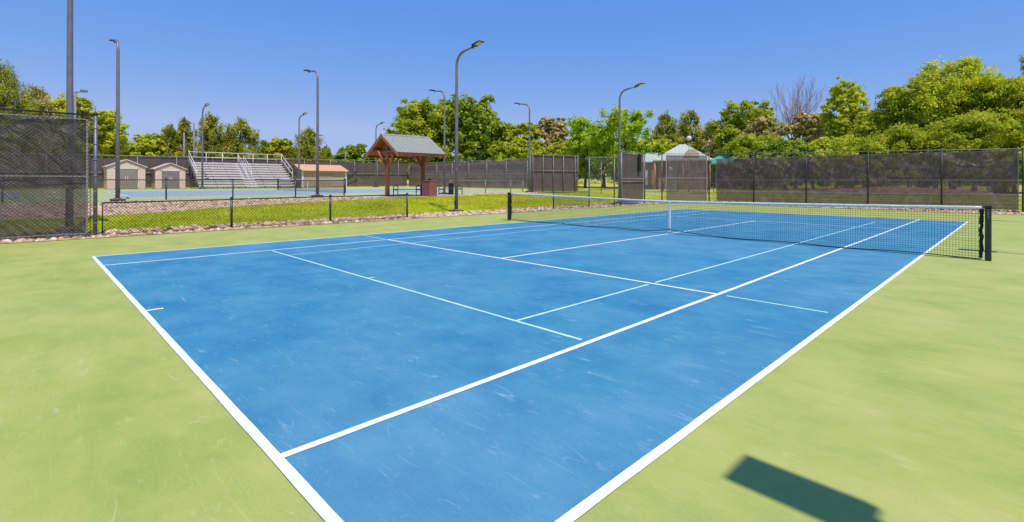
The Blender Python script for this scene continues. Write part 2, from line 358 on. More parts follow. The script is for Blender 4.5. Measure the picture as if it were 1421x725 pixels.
# ------------------------------------------------------------------ mesh helpers
class MB:
    def __init__(s):
        s.v = []; s.f = []; s.sm = []
    def add(s, vs, fs, smooth=False):
        o = len(s.v)
        s.v.extend(vs)
        s.f.extend([tuple(i + o for i in f) for f in fs])
        s.sm.extend([smooth] * len(fs))
    def box(s, x0, y0, z0, x1, y1, z1):
        vs = [(x0, y0, z0), (x1, y0, z0), (x1, y1, z0), (x0, y1, z0), (x0, y0, z1), (x1, y0, z1), (x1, y1, z1), (x0, y1, z1)]
        s.add(vs, [(3, 2, 1, 0), (4, 5, 6, 7), (0, 1, 5, 4), (1, 2, 6, 5), (2, 3, 7, 6), (3, 0, 4, 7)])
    def bevbox(s, x0, y0, z0, x1, y1, z1, b):
        """box with chamfered vertical edges and chamfered top"""
        def ring(z, i):
            return [(x0 + b + i, y0 + i, z), (x1 - b - i, y0 + i, z), (x1 - i, y0 + b + i, z), (x1 - i, y1 - b - i, z), (x1 - b - i, y1 - i, z), (x0 + b + i, y1 - i, z), (x0 + i, y1 - b - i, z), (x0 + i, y0 + b + i, z)]
        R = [ring(z0, 0), ring(z1 - b, 0), ring(z1, b * 0.8)]
        vs = [p for r in R for p in r]
        fs = [tuple(range(7, -1, -1)), tuple(range(16, 24))]
        for k in range(2):
            for i in range(8):
                j = (i + 1) % 8
                fs.append((k * 8 + i, k * 8 + j, k * 8 + 8 + j, k * 8 + 8 + i))
        s.add(vs, fs)
    def tube(s, pts, r, n=8, smooth=True, cap=True):
        pts = [Vector(p) for p in pts]
        if not isinstance(r, (list, tuple)):
            r = [r] * len(pts)
        vs = []
        up = None
        for i, p in enumerate(pts):
            if i == 0: d = pts[1] - p
            elif i == len(pts) - 1: d = p - pts[i - 1]
            else: d = pts[i + 1] - pts[i - 1]
            if d.length < 1e-9: d = Vector((0, 0, 1))
            d.normalize()
            if up is None:
                up = Vector((0, 0, 1)) if abs(d.z) < 0.9 else Vector((1, 0, 0))
            a = d.cross(up)
            if a.length < 1e-6:
                a = d.cross(Vector((0, 1, 0)))
            a.normalize()
            b2 = a.cross(d); b2.normalize()
            up = b2
            for k in range(n):
                t = 2 * PI * k / n
                vs.append(tuple(p + a * (r[i] * math.cos(t)) + b2 * (r[i] * math.sin(t))))
        fs = []
        for i in range(len(pts) - 1):
            for k in range(n):
                k2 = (k + 1) % n
                fs.append((i * n + k, i * n + k2, (i + 1) * n + k2, (i + 1) * n + k))
        s.add(vs, fs, smooth)
        if cap:
            m = (len(pts) - 1) * n
            o = len(s.v) - len(vs)
            s.f.append(tuple(o + k for k in range(n - 1, -1, -1))); s.sm.append(False)
            s.f.append(tuple(o + m + k for k in range(n))); s.sm.append(False)
    def prism(s, poly, y0, y1):
        """poly in xz, extruded in y"""
        n = len(poly)
        vs = [(x, y0, z) for x, z in poly] + [(x, y1, z) for x, z in poly]
        fs = [tuple(range(n)), tuple(range(2 * n - 1, n - 1, -1))]
        for i in range(n):
            j = (i + 1) % n
            fs.append((i, i + n, j + n, j))
        s.add(vs, fs)
    def slab(s, quad, th):
        """quad of 4 points given thickness downward along its normal"""
        a, b, c, d = [Vector(p) for p in quad]
        n = (b - a).cross(d - a).normalized() * th
        vs = [tuple(p) for p in (a, b, c, d)] + [tuple(p - n) for p in (a, b, c, d)]
        s.add(vs, [(0, 1, 2, 3), (7, 6, 5, 4), (0, 4, 5, 1), (1, 5, 6, 2), (2, 6, 7, 3), (3, 7, 4, 0)])
    def uvs(s, c, r, nu=16, nv=10, sz=1.0):
        vs = []; fs = []
        for j in range(nv + 1):
            th = PI * j / nv
            for i in range(nu):
                ph = 2 * PI * i / nu
                vs.append((c[0] + r * math.sin(th) * math.cos(ph), c[1] + r * math.sin(th) * math.sin(ph), c[2] + sz * r * math.cos(th)))
        for j in range(nv):
            for i in range(nu):
                i2 = (i + 1) % nu
                fs.append((j * nu + i, (j + 1) * nu + i, (j + 1) * nu + i2, j * nu + i2))
        s.add(vs, fs, True)
    def build(s, name, m, parent=None, loc=(0, 0, 0)):
        me = bpy.data.meshes.new(name)
        me.from_pydata([tuple(v) for v in s.v], [], s.f)
        me.polygons.foreach_set('use_smooth', s.sm)
        me.materials.append(m)
        me.update()
        o = bpy.data.objects.new(name, me)
        o.location = loc
        COL.objects.link(o)
        if parent: o.parent = parent
        return o

def np_mesh(name, verts, nper, m, parent=None, loc=(0, 0, 0)):
    """verts (F, nper, 3): loose faces"""
    F = verts.shape[0]
    me = bpy.data.meshes.new(name)
    me.vertices.add(F * nper)
    me.vertices.foreach_set('co', verts.astype(np.float32).ravel())
    me.loops.add(F * nper)
    me.loops.foreach_set('vertex_index', np.arange(F * nper, dtype=np.int32))
    me.polygons.add(F)
    me.polygons.foreach_set('loop_start', np.arange(0, F * nper, nper, dtype=np.int32))
    me.materials.append(m)
    me.update(calc_edges=True)
    me.validate()
    o = bpy.data.objects.new(name, me)
    o.location = loc
    COL.objects.link(o)
    if parent: o.parent = parent
    return o

def tag(o, label=None, cat=None, group=None, kind=None):
    if label: o['label'] = label
    if cat: o['category'] = cat
    if group: o['group'] = group
    if kind: o['kind'] = kind
    return o

def thing(name, label, cat, loc=(0, 0, 0), rz=0, group=None):
    o = bpy.data.objects.new(name, None)
    o.empty_display_size = 0.3
    o.location = loc
    o.rotation_euler = (0, 0, rz)
    COL.objects.link(o)
    return tag(o, label, cat, group)

def dup(root, loc, rz, label, group=None, cat=None):
    def rec(o, parent):
        c = o.copy(); COL.objects.link(c)
        c.parent = parent
        for ch in list(o.children): rec(ch, c)
        return c
    r = rec(root, None)
    r.location = loc
    r.rotation_euler = (0, 0, rz)
    r['label'] = label
    if group: r['group'] = group
    if cat: r['category'] = cat
    return r

# ------------------------------------------------------------------ terrain
def sstep(a, b, x):
    t = min(1, max(0, (x - a) / (b - a)))
    return t * t * (3 - 2 * t)

def plat(x):
    return 0.46 + max(0, -21 - x) * 0.006 if x > -60 else 0.694

def terr(x, y):
    w = sstep(-11.2, -17.5, x) * plat(min(x, -17)) if x < -11.2 else 0.0
    n = 0.12 * sstep(18.6, 20.5, y) + 0.42 * sstep(20.5, 38, y)
    z = max(w, n)
    e = 0.02 * mnoise.noise(Vector((x * 0.35, y * 0.35, 0))) if (x < -11.3 and x > -21) or y > 20 else 0
    return z + e

def gz(x, y):            # walking surface
    if x < -21.2 and x > -50 and -15 < y < 23: return plat(x) + 0.03
    if x > -9.4 and y < 18.7: return 0
    return terr(x, y)

def axis_pts(a, b, step, far):
    inner = list(np.arange(a, b + 1e-6, step))
    out = []
    d = step; p = a
    while p > -far:
        d *= 1.6; p -= d; out.insert(0, p)
    d = step; p = b
    hi = []
    while p < far:
        d *= 1.6; p += d; hi.append(p)
    return out + inner + hi
xs = axis_pts(-58, 14, 0.5, 2500); ys = axis_pts(-24, 58, 0.5, 2500)
def terr_low(x, y):
    z = terr(x, y)
    if x > -9.4 and y < 18.7: return -0.05
    return z - 0.01
vs = [(x, y, terr_low(x, y)) for y in ys for x in xs]
nx = len(xs)
fs = [(j * nx + i, j * nx + i + 1, (j + 1) * nx + i + 1, (j + 1) * nx + i) for j in range(len(ys) - 1) for i in range(nx - 1)]
g = MB(); g.add(vs, fs, True)
tag(g.build('ground', M['ground']), kind='structure')

def sheet(name, m, f0, f1, t0, t1, dt, nu, off, along='y'):
    """ribbon following the terrain; f0,f1 give the cross coordinate at t"""
    b = MB(); vs = []; fs = []
    ts = list(np.arange(t0, t1 + dt * 0.5, dt))
    for t in ts:
        for k in range(nu + 1):
            c = f0(t) + (f1(t) - f0(t)) * k / nu
            x, y = (c, t) if along == 'y' else (t, c)
            vs.append((x, y, terr(x, y) + off))
    for j in range(len(ts) - 1):
        for k in range(nu):
            q = (j * (nu + 1) + k, j * (nu + 1) + k + 1, (j + 1) * (nu + 1) + k + 1, (j + 1) * (nu + 1) + k)
            fs.append(q if along == 'y' else q[::-1])
    b.add(vs, fs, True)
    return tag(b.build(name, m), kind='structure')

wob = lambda t, s: 0.18 * mnoise.noise(Vector((t * 0.5, s, 0))) + 0.06 * mnoise.noise(Vector((t * 2.1, s, 3)))
rockW0 = lambda y: -9.30
rockW1 = lambda y: -11.15 - wob(y, 1)
farR0 = lambda y: (-15.6 - 0.24 * max(-6, min(y + 6, 14)) + wob(y, 4))
farR1 = lambda y: -21.4
sheet('near_rock_bed', M['gravel'], rockW1, rockW0, -20, 19.2, 0.5, 4, 0.012)
sheet('far_rock_bed', M['gravel'], farR1, farR0, -20, 16.5, 0.5, 8, 0.014)
nrk0 = lambda x: 18.65
nrk1 = lambda x: 20.1 + wob(x, 9)
sheet('north_rock_bed', M['gravel'], nrk0, nrk1, -9.2, 12, 0.5, 4, 0.012, 'x')
# concrete walks across the lawn to the north and the shelter slab
sheet('footpath', M['concrete'], lambda x: 25.5 + 0.05 * x, lambda x: 26.4 + 0.05 * x, -24, 20, 0.5, 2, 0.03, 'x')
sheet('plaza_path', M['concrete'], lambda x: 34.0 + 0.10 * x, lambda x: 36.8 + 0.10 * x, -34, 20, 0.5, 3, 0.03, 'x')

b = MB(); b.box(-9.35, -22, -0.12, 12.5, 18.68, 0.0)
tag(b.build('court_surface', M['green']), kind='structure')
b = MB(); b.add([(-5.46, -11.86, 0.004), (5.46, -11.86, 0.004), (5.46, 11.86, 0.004), (-5.46, 11.86, 0.004)], [(0, 1, 2, 3)])
tag(b.build('blue_court', M['blue']), kind='structure')

def linerect(b, x0, y0, x1, y1, z):
    """painted stripe with slightly uneven edges"""
    L = max(abs(x1 - x0), abs(y1 - y0)); n = max(2, int(L / 0.25))
    vs = []; fs = []
    for i in range(n + 1):
        t = i / n
        e1 = random.uniform(-.0018, .0018); e2 = random.uniform(-.0018, .0018)
        if abs(x1 - x0) > abs(y1 - y0):
            x = x0 + (x1 - x0) * t
            vs += [(x, y0 + e1, z), (x, y1 + e2, z)]
        else:
            y = y0 + (y1 - y0) * t
            vs += [(x1 + e2, y, z), (x0 + e1, y, z)]
    for i in range(n):
        fs.append((2 * i, 2 * i + 2, 2 * i + 3, 2 * i + 1))
    b.add(vs, fs)

def court_lines(ox, oy, zf, suffix, mw, ma):
    w = 0.05; z = 0.008
    b = MB(); 
    def R(x0, y0, x1, y1, dz=0):
        linerect(b, x0, y0, x1, y1, z + dz)
    w = 0.056; wb = 0.056; yi = 11.885 - wb
    for sy in (-1, 1):
        yb = sy * 11.885
        R(-5.485, min(yb, sy * yi), 5.485, max(yb, sy * yi))
        R(-4.115 + w, sy * 6.40 - w / 2, 4.115 - w, sy * 6.40 + w / 2)
        R(-w / 2, min(sy * yi, sy * (yi - .16)), w / 2, max(sy * yi, sy * (yi - .16)))
    R(-w / 2, -6.40 + w / 2, w / 2, 6.40 - w / 2)
    for sx in (-1, 1):
        R(min(sx * 5.485, sx * (5.485 - w)), -yi, max(sx * 5.485, sx * (5.485 - w)), yi)
        R(min(sx * 4.115, sx * (4.115 - w)), -yi, max(sx * 4.115, sx * (4.115 - w)), yi)
    o = b.build('white_court_lines', mw); o.location = (ox, oy, zf); tag(o, kind='structure')
    if ma is None: return o
    b = MB(); w2 = 0.04
    for sy in (-1, 1):
        linerect(b, -4.0, sy * 9.14 - w2 / 2, 4.0, sy * 9.14 + w2 / 2, z - 0.001)
        linerect(b, -0.02, min(sy * 9.12, sy * 9.02), 0.02, max(sy * 9.12, sy * 9.02), z - 0.001)
        for sx in (-1, 1):
            linerect(b, min(sx * 4.20, sx * 5.32), sy * 6.40 - w2 / 2, max(sx * 4.20, sx * 5.32), sy * 6.40 + w2 / 2, z - 0.001)
            linerect(b, sx * 3.14 - w2 / 2, min(sy * 9.12, sy * 6.50), sx * 3.14 + w2 / 2, max(sy * 9.12, sy * 6.50), z - 0.001)
            linerect(b, sx * 3.14 - w2 / 2, min(sy * 6.30, sy * 0.02), sx * 3.14 + w2 / 2, max(sy * 6.30, sy * 0.02), z - 0.001)
    o = b.build('aqua_court_lines', ma); tag(o, kind='structure')
court_lines(0, 0, 0, '', M['white_line'], M['aqua_line'])

# second court (terrace to the west)
def plane_w(name, m, x0, x1, y0, y1, off, n=24):
    b = MB(); vs = []; fs = []
    for i in range(n + 1):
        x = x0 + (x1 - x0) * i / n
        vs += [(x, y0, plat(x) + off), (x, y1, plat(x) + off)]
    for i in range(n):
        fs.append((2 * i, 2 * i + 2, 2 * i + 3, 2 * i + 1))
    b.add(vs, fs)
    return tag(b.build(name, m), kind='structure')
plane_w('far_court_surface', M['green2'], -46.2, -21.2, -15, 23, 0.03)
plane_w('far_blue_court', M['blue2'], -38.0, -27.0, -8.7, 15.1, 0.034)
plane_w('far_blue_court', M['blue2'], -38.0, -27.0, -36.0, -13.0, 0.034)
for nm, x0, x1, y0, y1 in (('far_sideline', -27.06, -27.0, -8.7, 15.1), ('far_sideline', -38.0, -37.94, -8.7, 15.1), ('far_baseline', -37.94, -27.06, -8.7, -8.6), ('far_baseline', -37.94, -27.06, 15.0, 15.1), ('far_singles_line', -28.42, -28.36, -8.6, 15.0), ('far_singles_line', -36.64, -36.58, -8.6, 15.0), ('far_service_line', -36.58, -28.42, -3.2, -3.15), ('far_service_line', -36.58, -28.42, 9.6, 9.65)):
    plane_w(nm, M['white_line'], x0, x1, y0, y1, 0.039, 4)

# ------------------------------------------------------------------ tennis net
def make_net():
    t = thing('tennis_net', 'black tennis net with white headband and centre strap across the near blue court', 'tennis net', (0, 0, 0), 0, 'tennis nets')
    HW = 6.31
    def top(x): return 0.914 + (1.01 - 0.914) * (abs(x) / 6.4) ** 1.25
    def bot(x):
        a = abs(x)
        return 0.035 + 0.09 * math.exp(-(a / 0.5) ** 1.1) + 0.012 * math.sin(x * 2.7)
    def bow(x, z): return 0.02 * math.sin(x * 1.3 + 1) * math.sin(z * 3)
    b = MB(); r = 0.0025
    n = int(2 * HW / 0.045)
    for i in range(n + 1):
        x = -HW + 2 * HW * i / n
        dx = random.uniform(-.003, .003)
        z0, z1 = bot(x), top(x)
        pts = [(x + dx * math.sin(3.1 * k / 3 * 1.0), bow(x, z0 + (z1 - z0) * k / 3), z0 + (z1 - z0) * k / 3) for k in range(4)]
        b.tube(pts, r, 3, False, False)
    for j in range(1, 21):
        f = j / 21
        pts = []
        for k in range(61):
            x = -HW + 2 * HW * k / 60
            z = bot(x) + (top(x) - bot(x)) * f
            pts.append((x, bow(x, z), z))
        b.tube(pts, r, 3, False, False)
    b.build('netting', M['net'], t)
    b = MB(); vs = []; fs = []; ns = 80
    for k in range(ns + 1):
        x = -HW + 2 * HW * k / ns
        z = top(x); w = 0.0018 * math.sin(x * 7) + 0.002 * mnoise.noise(Vector((x * 4, 0, 0)))
        vs += [(x, -0.010, z - 0.056 + w), (x, -0.012, z - 0.002), (x, -0.004, z + 0.007 + w), (x, 0.006, z + 0.006), (x, 0.012, z - 0.002), (x, 0.010, z - 0.056)]
    for k in range(ns):
        for q in range(6):
            q2 = (q + 1) % 6
            fs.append((k * 6 + q, k * 6 + q2, k * 6 + 6 + q2, k * 6 + 6 + q))
    fs += [(5, 4, 3, 2, 1, 0), tuple(ns * 6 + i for i in range(6))]
    b.add(vs, fs, True)
    b.build('headband', M['tape'], t)
    b = MB(); pts = []
    for k in range(121):
        x = -HW + 2 * HW * k / 120
        pts.append((x, bow(x, 0), bot(x)))
    b.tube(pts, 0.011, 6)
    b.build('bottom_band', M['net'], t)
    b = MB()
    b.box(-0.026, -0.016, 0.05, 0.026, 0.016, 0.905)
    st = b.build('centre_strap', M['strap'], t)
    b = MB(); b.box(-0.02, -0.018, 0.10, 0.02, 0.018, 0.16); b.build('buckle', M['steel'], st)
    b = MB(); b.tube([(0, 0, 0.0), (0, 0, 0.05)], 0.012, 8); b.build('ground_anchor', M['steel'], t)
    for s in (-1, 1):
        b = MB(); b.tube([(s * 6.36, 0, 0.985), (s * HW, 0, top(HW) - .01)], 0.004, 5); b.build('net_cable', M['black'], t)
    for s in (-1, 1):
        p = MB(); p.bevbox(s * 6.4 - 0.045, -0.045, 0.0, s * 6.4 + 0.045, 0.045, 0.98, 0.008)
        po = p.build('net_post', M['post_dark'], t)
        p = MB(); p.bevbox(s * 6.4 - 0.052, -0.052, 0.98, s * 6.4 + 0.052, 0.052, 1.03, 0.01)
        p.build('post_cap', M['black'], po)
        p = MB(); p.tube([(s * 6.4 + 0.0, -0.045, 0.88), (s * 6.4, -0.085, 0.88)], 0.022, 10); p.box(s * 6.4 - 0.012, -0.058, 0.80, s * 6.4 + 0.012, -0.048, 0.96)
        p.build('ratchet', M['steel'], po)
        # bunched side band hanging at the net's end
        p = MB(); pts = []; rr = []
        for k in range(25):
            z = 0.05 + (0.96 - 0.05) * k / 24
            pts.append((s * (HW - 0.005) + random.uniform(-.010, .010), random.uniform(-.01, .01), z)); rr.append(0.022 + 0.014 * random.random())
        p.tube(pts, rr, 8)
        p.build('side_band', M['net'], t)
    return t
net = make_net()

# ------------------------------------------------------------------ lamp posts
def make_lamp():
    t = thing('light_pole', 'x', 'light pole', (0, 0, 0), 0, 'court light poles')
    b = MB(); b.bevbox(-0.26, -0.26, -0.10, 0.26, 0.26, 0.10, 0.02)
    b.build('concrete_base', M['post_dark'], t)
    b = MB(); b.tube([(0, 0, 0.10), (0, 0, 0.13)], 0.17, 16)
    for k in range(4):
        a = PI / 4 + k * PI / 2
        b.tube([(0.13 * math.cos(a), 0.13 * math.sin(a), 0.1), (0.13 * math.cos(a), 0.13 * math.sin(a), 0.17)], 0.016, 6)
    b.build('base_plate', M['lamp'], t)
    pts = [(0, 0, 0.12), (0, 0, 3.5), (0, 0, 6.75)]
    R = 0.58
    for k in range(1, 9):
        a = (PI / 2 - 0.14) * k / 8
        pts.append((R * (1 - math.cos(a)), 0, 6.75 + R * math.sin(a)))
    lx, lz = pts[-1][0], pts[-1][2]
    pts.append((1.12, 0, lz + (1.12 - lx) * 0.14))
    rr = [0.085, 0.075, 0.062] + [0.056] * 8 + [0.04]
    b = MB(); b.tube(pts, rr, 14)
    b.tube([(0, 0, 1.95), (0, 0, 2.0)], 0.083, 14)
    pole = b.build('pole', M['lamp'], t)
    b = MB(); b.box(-0.05, -0.088, 0.35, 0.05, -0.07, 0.55); b.build('hand_hole_cover', M['lamp_dark'], pole)
    ez = pts[-1][2]
    b = MB()
    b.tube([(1.08, 0, ez - 0.01), (1.24, 0, ez + 0.02)], 0.045, 10)
    b.box(1.16, -0.03, ez - 0.075, 1.20, 0.03, ez - 0.02)
    b.build('knuckle', M['lamp_dark'], t)
    h = MB()
    sl = 0.16
    def P(x, y, z): return (1.22 + (x if x < .1 else .08 + (x - .08) * .80), y, ez + 0.03 + x * sl + z)
    vs = [P(0, -.14, -.03), P(.03, -.15, -.03), P(.64, -.15, -.022), P(.64, .15, -.022), P(.03, .15, -.03), P(0, .14, -.03),
          P(0, -.14, .03), P(.03, -.15, .04), P(.64, -.15, .018), P(.64, .15, .018), P(.03, .15, .04), P(0, .14, .03)]
    fs = [(5, 4, 3, 2, 1, 0), (6, 7, 8, 9, 10, 11)] + [(i, (i + 1) % 6, 6 + (i + 1) % 6, 6 + i) for i in range(6)]
    h.add(vs, fs)
    for k in range(6):
        y = -0.11 + k * 0.044
        h.add([P(.12, y, .043), P(.5, y, .026), P(.5, y, .055), P(.12, y, .075), P(.12, y + .006, .043), P(.5, y + .006, .026), P(.5, y + .006, .055), P(.12, y + .006, .075)], [(0, 1, 2, 3), (7, 6, 5, 4), (3, 2, 6, 7), (1, 5, 6, 2), (0, 3, 7, 4)])
    hd = h.build('lamp_head', M['lamp_dark'], t)
    b = MB()
    b.add([P(.20, -.12, -.033), P(.60, -.12, -.028), P(.60, .12, -.028), P(.20, .12, -.033), P(.20, -.12, -.026), P(.60, -.12, -.021), P(.60, .12, -.021), P(.20, .12, -.026)],
          [(3, 2, 1, 0), (0, 1, 5, 4), (1, 2, 6, 5), (2, 3, 7, 6), (3, 0, 4, 7)])
    b.build('lens', M['lens'], hd)
    return t
lamp = make_lamp()
LG = 'curved arm court light poles'
lamp.location = (-11.4, -12.0, 0.05); lamp['label'] = 'grey light pole rising behind the black screen of the tall fence corner post'; lamp['group'] = LG
for x, y, r, lab in (
    (-11.4, 1.36, 0, 'tall grey light pole on the grass edge right of the timber shelter, lamp reaching right'),
    (-11.4, 14.7, 0, 'grey light pole beside the narrow black screen panel past the net'),
    (-21.6, -9.87, PI, 'light pole in front of the wider double door shed, lamp seen edge on'),
    (-21.58, -0.78, PI, 'tall light pole in front of the tan storage building, lamp reaching left'),
    (-21.67, 8.33, PI, 'light pole just behind the right end of the timber shelter, lamp reaching left'),
    (-21.6, 16.95, PI, 'light pole at the left end of the large black screen panel'),
    (-45.3, -1.25, 0, 'slim light pole in front of the left side of the bleachers'),
    (-45.0, 7.3, 0, 'slim light pole at the left corner of the tan storage building'),
    (-46.6, 16.9, 0, 'slim light pole rising behind the left gable of the timber shelter'),
    (11.32, -11.09, PI, 'light pole outside the frame that throws its lamp head shadow on the green apron'),
    (11.4, 0.85, PI, 'light pole outside the frame beside the net, its thin shadow crossing the green apron'),
    (11.4, 12.6, PI, 'light pole outside the frame near the far baseline, its shadow on the green apron')):
    z = gz(x, y) if x < 0 else 0
    dup(lamp, (x, y, z), r, lab, LG)

# ------------------------------------------------------------------ fences
def chain(b, L, z0f, z1f, s0, s1, pitch, r, z0=None, z1=None):
    """diamond mesh on the plane along local x, from s0 to s1"""
    za, zb = z0, z1
    H = zb - za; W = s1 - s0
    n = int((W + H) / pitch) + 1
    for k in range(n + 1):
        c = k * pitch
        # rising wire: x from c-H .. c
        for sg in (1, -1):
            xa, xb = c - H, c
            pa = max(0, xa); pb = min(W, xb)
            if pb - pa < 0.01: continue
            ha = (pa - xa); hb = (pb - xa)
            if sg > 0: p, q = (s0 + pa, 0, za + ha), (s0 + pb, 0, za + hb)
            else: p, q = (s1 - pa, 0.003, za + ha), (s1 - pb, 0.003, za + hb)
            b.tube([p, q], r, 3, False, False)

def screen_mesh(s0, s1, z0, z1, amp, off, seed, sag=0.02):
    b = MB(); nu = max(4, int((s1 - s0) / 0.10)); nv = max(6, int((z1 - z0) / 0.10))
    vs = []; fs = []
    for j in range(nv + 1):
        for i in range(nu + 1):
            s = s0 + (s1 - s0) * i / nu; z = z0 + (z1 - z0) * j / nv
            e = mnoise.noise(Vector((s * 1.1 + z * 0.7 + seed, z * 0.9 - s * 0.5, seed))) + 0.5 * mnoise.noise(Vector((s * 3.1 + z * 1.8, z * 1.6 - s, seed + 5))) + 0.25 * mnoise.noise(Vector((s * 8 + z * 6, z * 2, seed + 9)))
            dz = 0
            if j == nv: dz = -sag * abs(math.sin((s - s0) * PI / 1.2))
            vs.append((s, off + amp * e, z + dz))
    for j in range(nv):
        for i in range(nu):
            a = j * (nu + 1) + i
            fs.append((a, a + 1, a + nu + 2, a + nu + 1))
    b.add(vs, fs, True)
    return b

def fence(name, label, cat, p0, p1, posts, h0, h1, pr, pm, rails=(1.0,), rr=0.02, rm=None, screens=(), sm=None, meshes=(), mr=0.0022, pitch=0.08, mm=None, group=None, base=None, soff=-0.05, amp=0.03, hems=True, hs=-1, cap=True, bottom=False):
    p0 = Vector((p0[0], p0[1], 0)); p1 = Vector((p1[0], p1[1], 0))
    d = p1 - p0; L = d.length; ang = math.atan2(d.y, d.x)
    zb = (lambda s: 0.0) if base is None else (lambda s: base)
    z00 = gz(p0.x, p0.y) if base is None else base
    t = thing(name, label, cat, (p0.x, p0.y, z00), ang, group)
    H = lambda s: h0 + (h1 - h0) * s / L
    def gl(s):
        q = p0 + d * (s / L)
        return gz(q.x, q.y) - z00 if base is None else 0.0
    for s in posts:
        b = MB(); hh = H(s)
        b.tube([(s, 0, gl(s) - 0.1), (s, 0, hh)], pr, 12)
        po = b.build('post', pm, t)
        if cap:
            b = MB(); b.tube([(s, 0, hh - 0.03), (s, 0, hh + 0.02), (s, 0, hh + 0.045)], [pr * 1.2, pr * 1.2, pr * 0.5], 10)
            b.build('post_cap', rm or pm, po)
    for fr in rails:
        b = MB(); n = max(1, int(L / 3))
        pts = [(L * k / n, 0, (H(L * k / n) - 0.03) * fr) for k in range(n + 1)]
        b.tube(pts, rr, 8)
        b.build('top_rail' if fr == 1.0 else 'mid_rail', rm or pm, t)
    if bottom:
        b = MB(); b.tube([(0, 0, 0.06), (L, 0, 0.06)], 0.005, 5); b.build('bottom_wire', mm or pm, t)
    for (s0, s1, z0, z1) in meshes:
        b = MB(); chain(b, L, None, None, s0, s1, pitch, mr, z0, z1)
        b.build('chain_link', mm or pm, t)
    for k, sc in enumerate(screens):
        s0, s1, z0, z1 = sc[:4]
        w = screen_mesh(s0, s1, z0, z1, amp, soff, 3.7 * k + L).build('windscreen', sm or M['screen'], t)
        if hems:
            b = MB()
            hy = soff + hs * (amp * 0.9 + 0.006)
            for z in (z0, z1, z0 + (z1 - z0) * 0.5): b.box(s0, hy - .004, z - 0.018, s1, hy + .004, z + 0.010)
            for s in (s0, s1): b.box(s - 0.02, hy - .006, z0, s + 0.02, hy + .002, z1)
            b.build('hem', M['screen_hem'], w)
    return t

# tall fence at the left (runs along x=-9.6 to the south)
f = fence('tall_fence', 'tall chain-link fence with a black windscreen at the far left of the near court', 'fence', (-9.6, -11.6), (-9.6, -20.6), [0, 3.0, 6.0, 9.0], 3.12, 3.12, 0.042, M['steel'],
          rails=(1.0,), rr=0.022, rm=M['wire_dark'], screens=[(0.16, 9.0, 0.12, 2.98)], meshes=[(0, 9.0, 0.03, 3.07)], mr=0.0038, pitch=0.085, mm=M['wire_dark'], base=0.0, soff=-0.10, amp=0.075, hs=1)
# bands clamped on its corner post
corner = [c for c in f.children if c.name.startswith('post') and len(c.data.vertices) and abs(c.data.vertices[0].co.x) < 0.1][0]
for z in (0.35, 0.75, 1.15, 1.55, 1.95, 2.35, 2.75):
    b = MB(); b.tube([(0, 0, z), (0, 0, z + 0.025)], 0.049, 12); b.build('band', M['rail_far'], corner)
b = MB(); b.tube([(0.10, 0, 0.05), (0.10, 0, 3.05)], 0.008, 6); b.build('tension_bar', M['wire_dark'], f)

fence('low_fence', 'low dark chain-link fence between near court and lawn, left of the timber shelter', 'fence', (-9.6, -11.48), (-9.6, -2.42), [3.0, 6.03, 9.06], 0.90, 0.95, 0.034, M['post_dark'],
      rr=0.019, rm=M['wire_dark'], meshes=[(0, 9.06, 0.03, 0.86)], mr=0.0042, pitch=0.082, mm=M['wire_dark'], base=0.0, group='low chain-link fences', bottom=True)
lf = [o for o in COL.objects if o.name == 'low_fence'][0]
b = MB(); b.tube([(0.02, 0, 0.02), (0.02, 0, 0.87)], 0.014, 8); b.build('tension_bar', M['wire_dark'], lf)
fence('low_fence', 'short low chain-link fence behind the left half of the tennis net', 'fence', (-9.6, 6.1), (-9.6, 9.0), [0], 0.90, 0.90, 0.034, M['post_dark'],
      rr=0.019, rm=M['wire_dark'], meshes=[(0, 2.9, 0.03, 0.86)], mr=0.0042, pitch=0.085, mm=M['wire_dark'], base=0.0, group='low chain-link fences')
fence('gate_fence', 'open chain-link fence bay with two tall posts left of the narrow black screen panel', 'fence', (-9.6, 9.05), (-9.6, 12.1), [0, 2.4], 2.78, 2.82, 0.035, M['steel'],
      rr=0.02, rm=M['rail_far'], meshes=[(0, 3.0, 0.05, 2.75)], mr=0.0022, pitch=0.10, mm=M['wire_grey'], base=0.0, rails=(1.0, 0.36))
sp = fence('tall_fence', 'narrow tall black screen panel with a black strap hanging from its top', 'fence', (-9.6, 12.15), (-9.6, 14.75), [0, 2.6], 3.2, 3.2, 0.045, M['steel'],
      rr=0.022, rm=M['rail_far'], screens=[(0.12, 2.5, 0.16, 3.08)], base=0.0, rails=(1.0, 0.45), sm=M['screen_far'], soff=0.05, amp=0.015)
b = MB(); b.box(-9.56, 13.95, 2.05, -9.50, 14.17, 3.12)
tag(b.build('cloth_strap', M['black']), 'black strap hanging at the top of the narrow screen panel', 'strap')
fence('open_fence', 'open chain-link fence bay between the narrow screen panel and the cut corner of the court', 'fence', (-9.6, 14.8), (-9.6, 16.9), [2.1], 3.2, 3.22, 0.04, M['wire_grey'],
      rr=0.02, rm=M['rail_far'], meshes=[(0, 2.1, 0.1, 3.1)], mr=0.0022, pitch=0.10, mm=M['wire_grey'], base=0.0)
fence('corner_fence', 'diagonal corner fence bay with a black screen in front of the green roofed building', 'fence', (-9.6, 16.95), (-7.62, 19.5), [3.23], 3.26, 3.3, 0.042, M['wire_grey'],
      rr=0.02, rm=M['rail_far'], sm=M['screen_corner'], screens=[(0.22, 3.02, 0.18, 3.15)], meshes=[(0, 3.2, 0.1, 3.15)], mr=0.0022, pitch=0.10, mm=M['wire_grey'], base=0.0, rails=(1.0, 0.40))
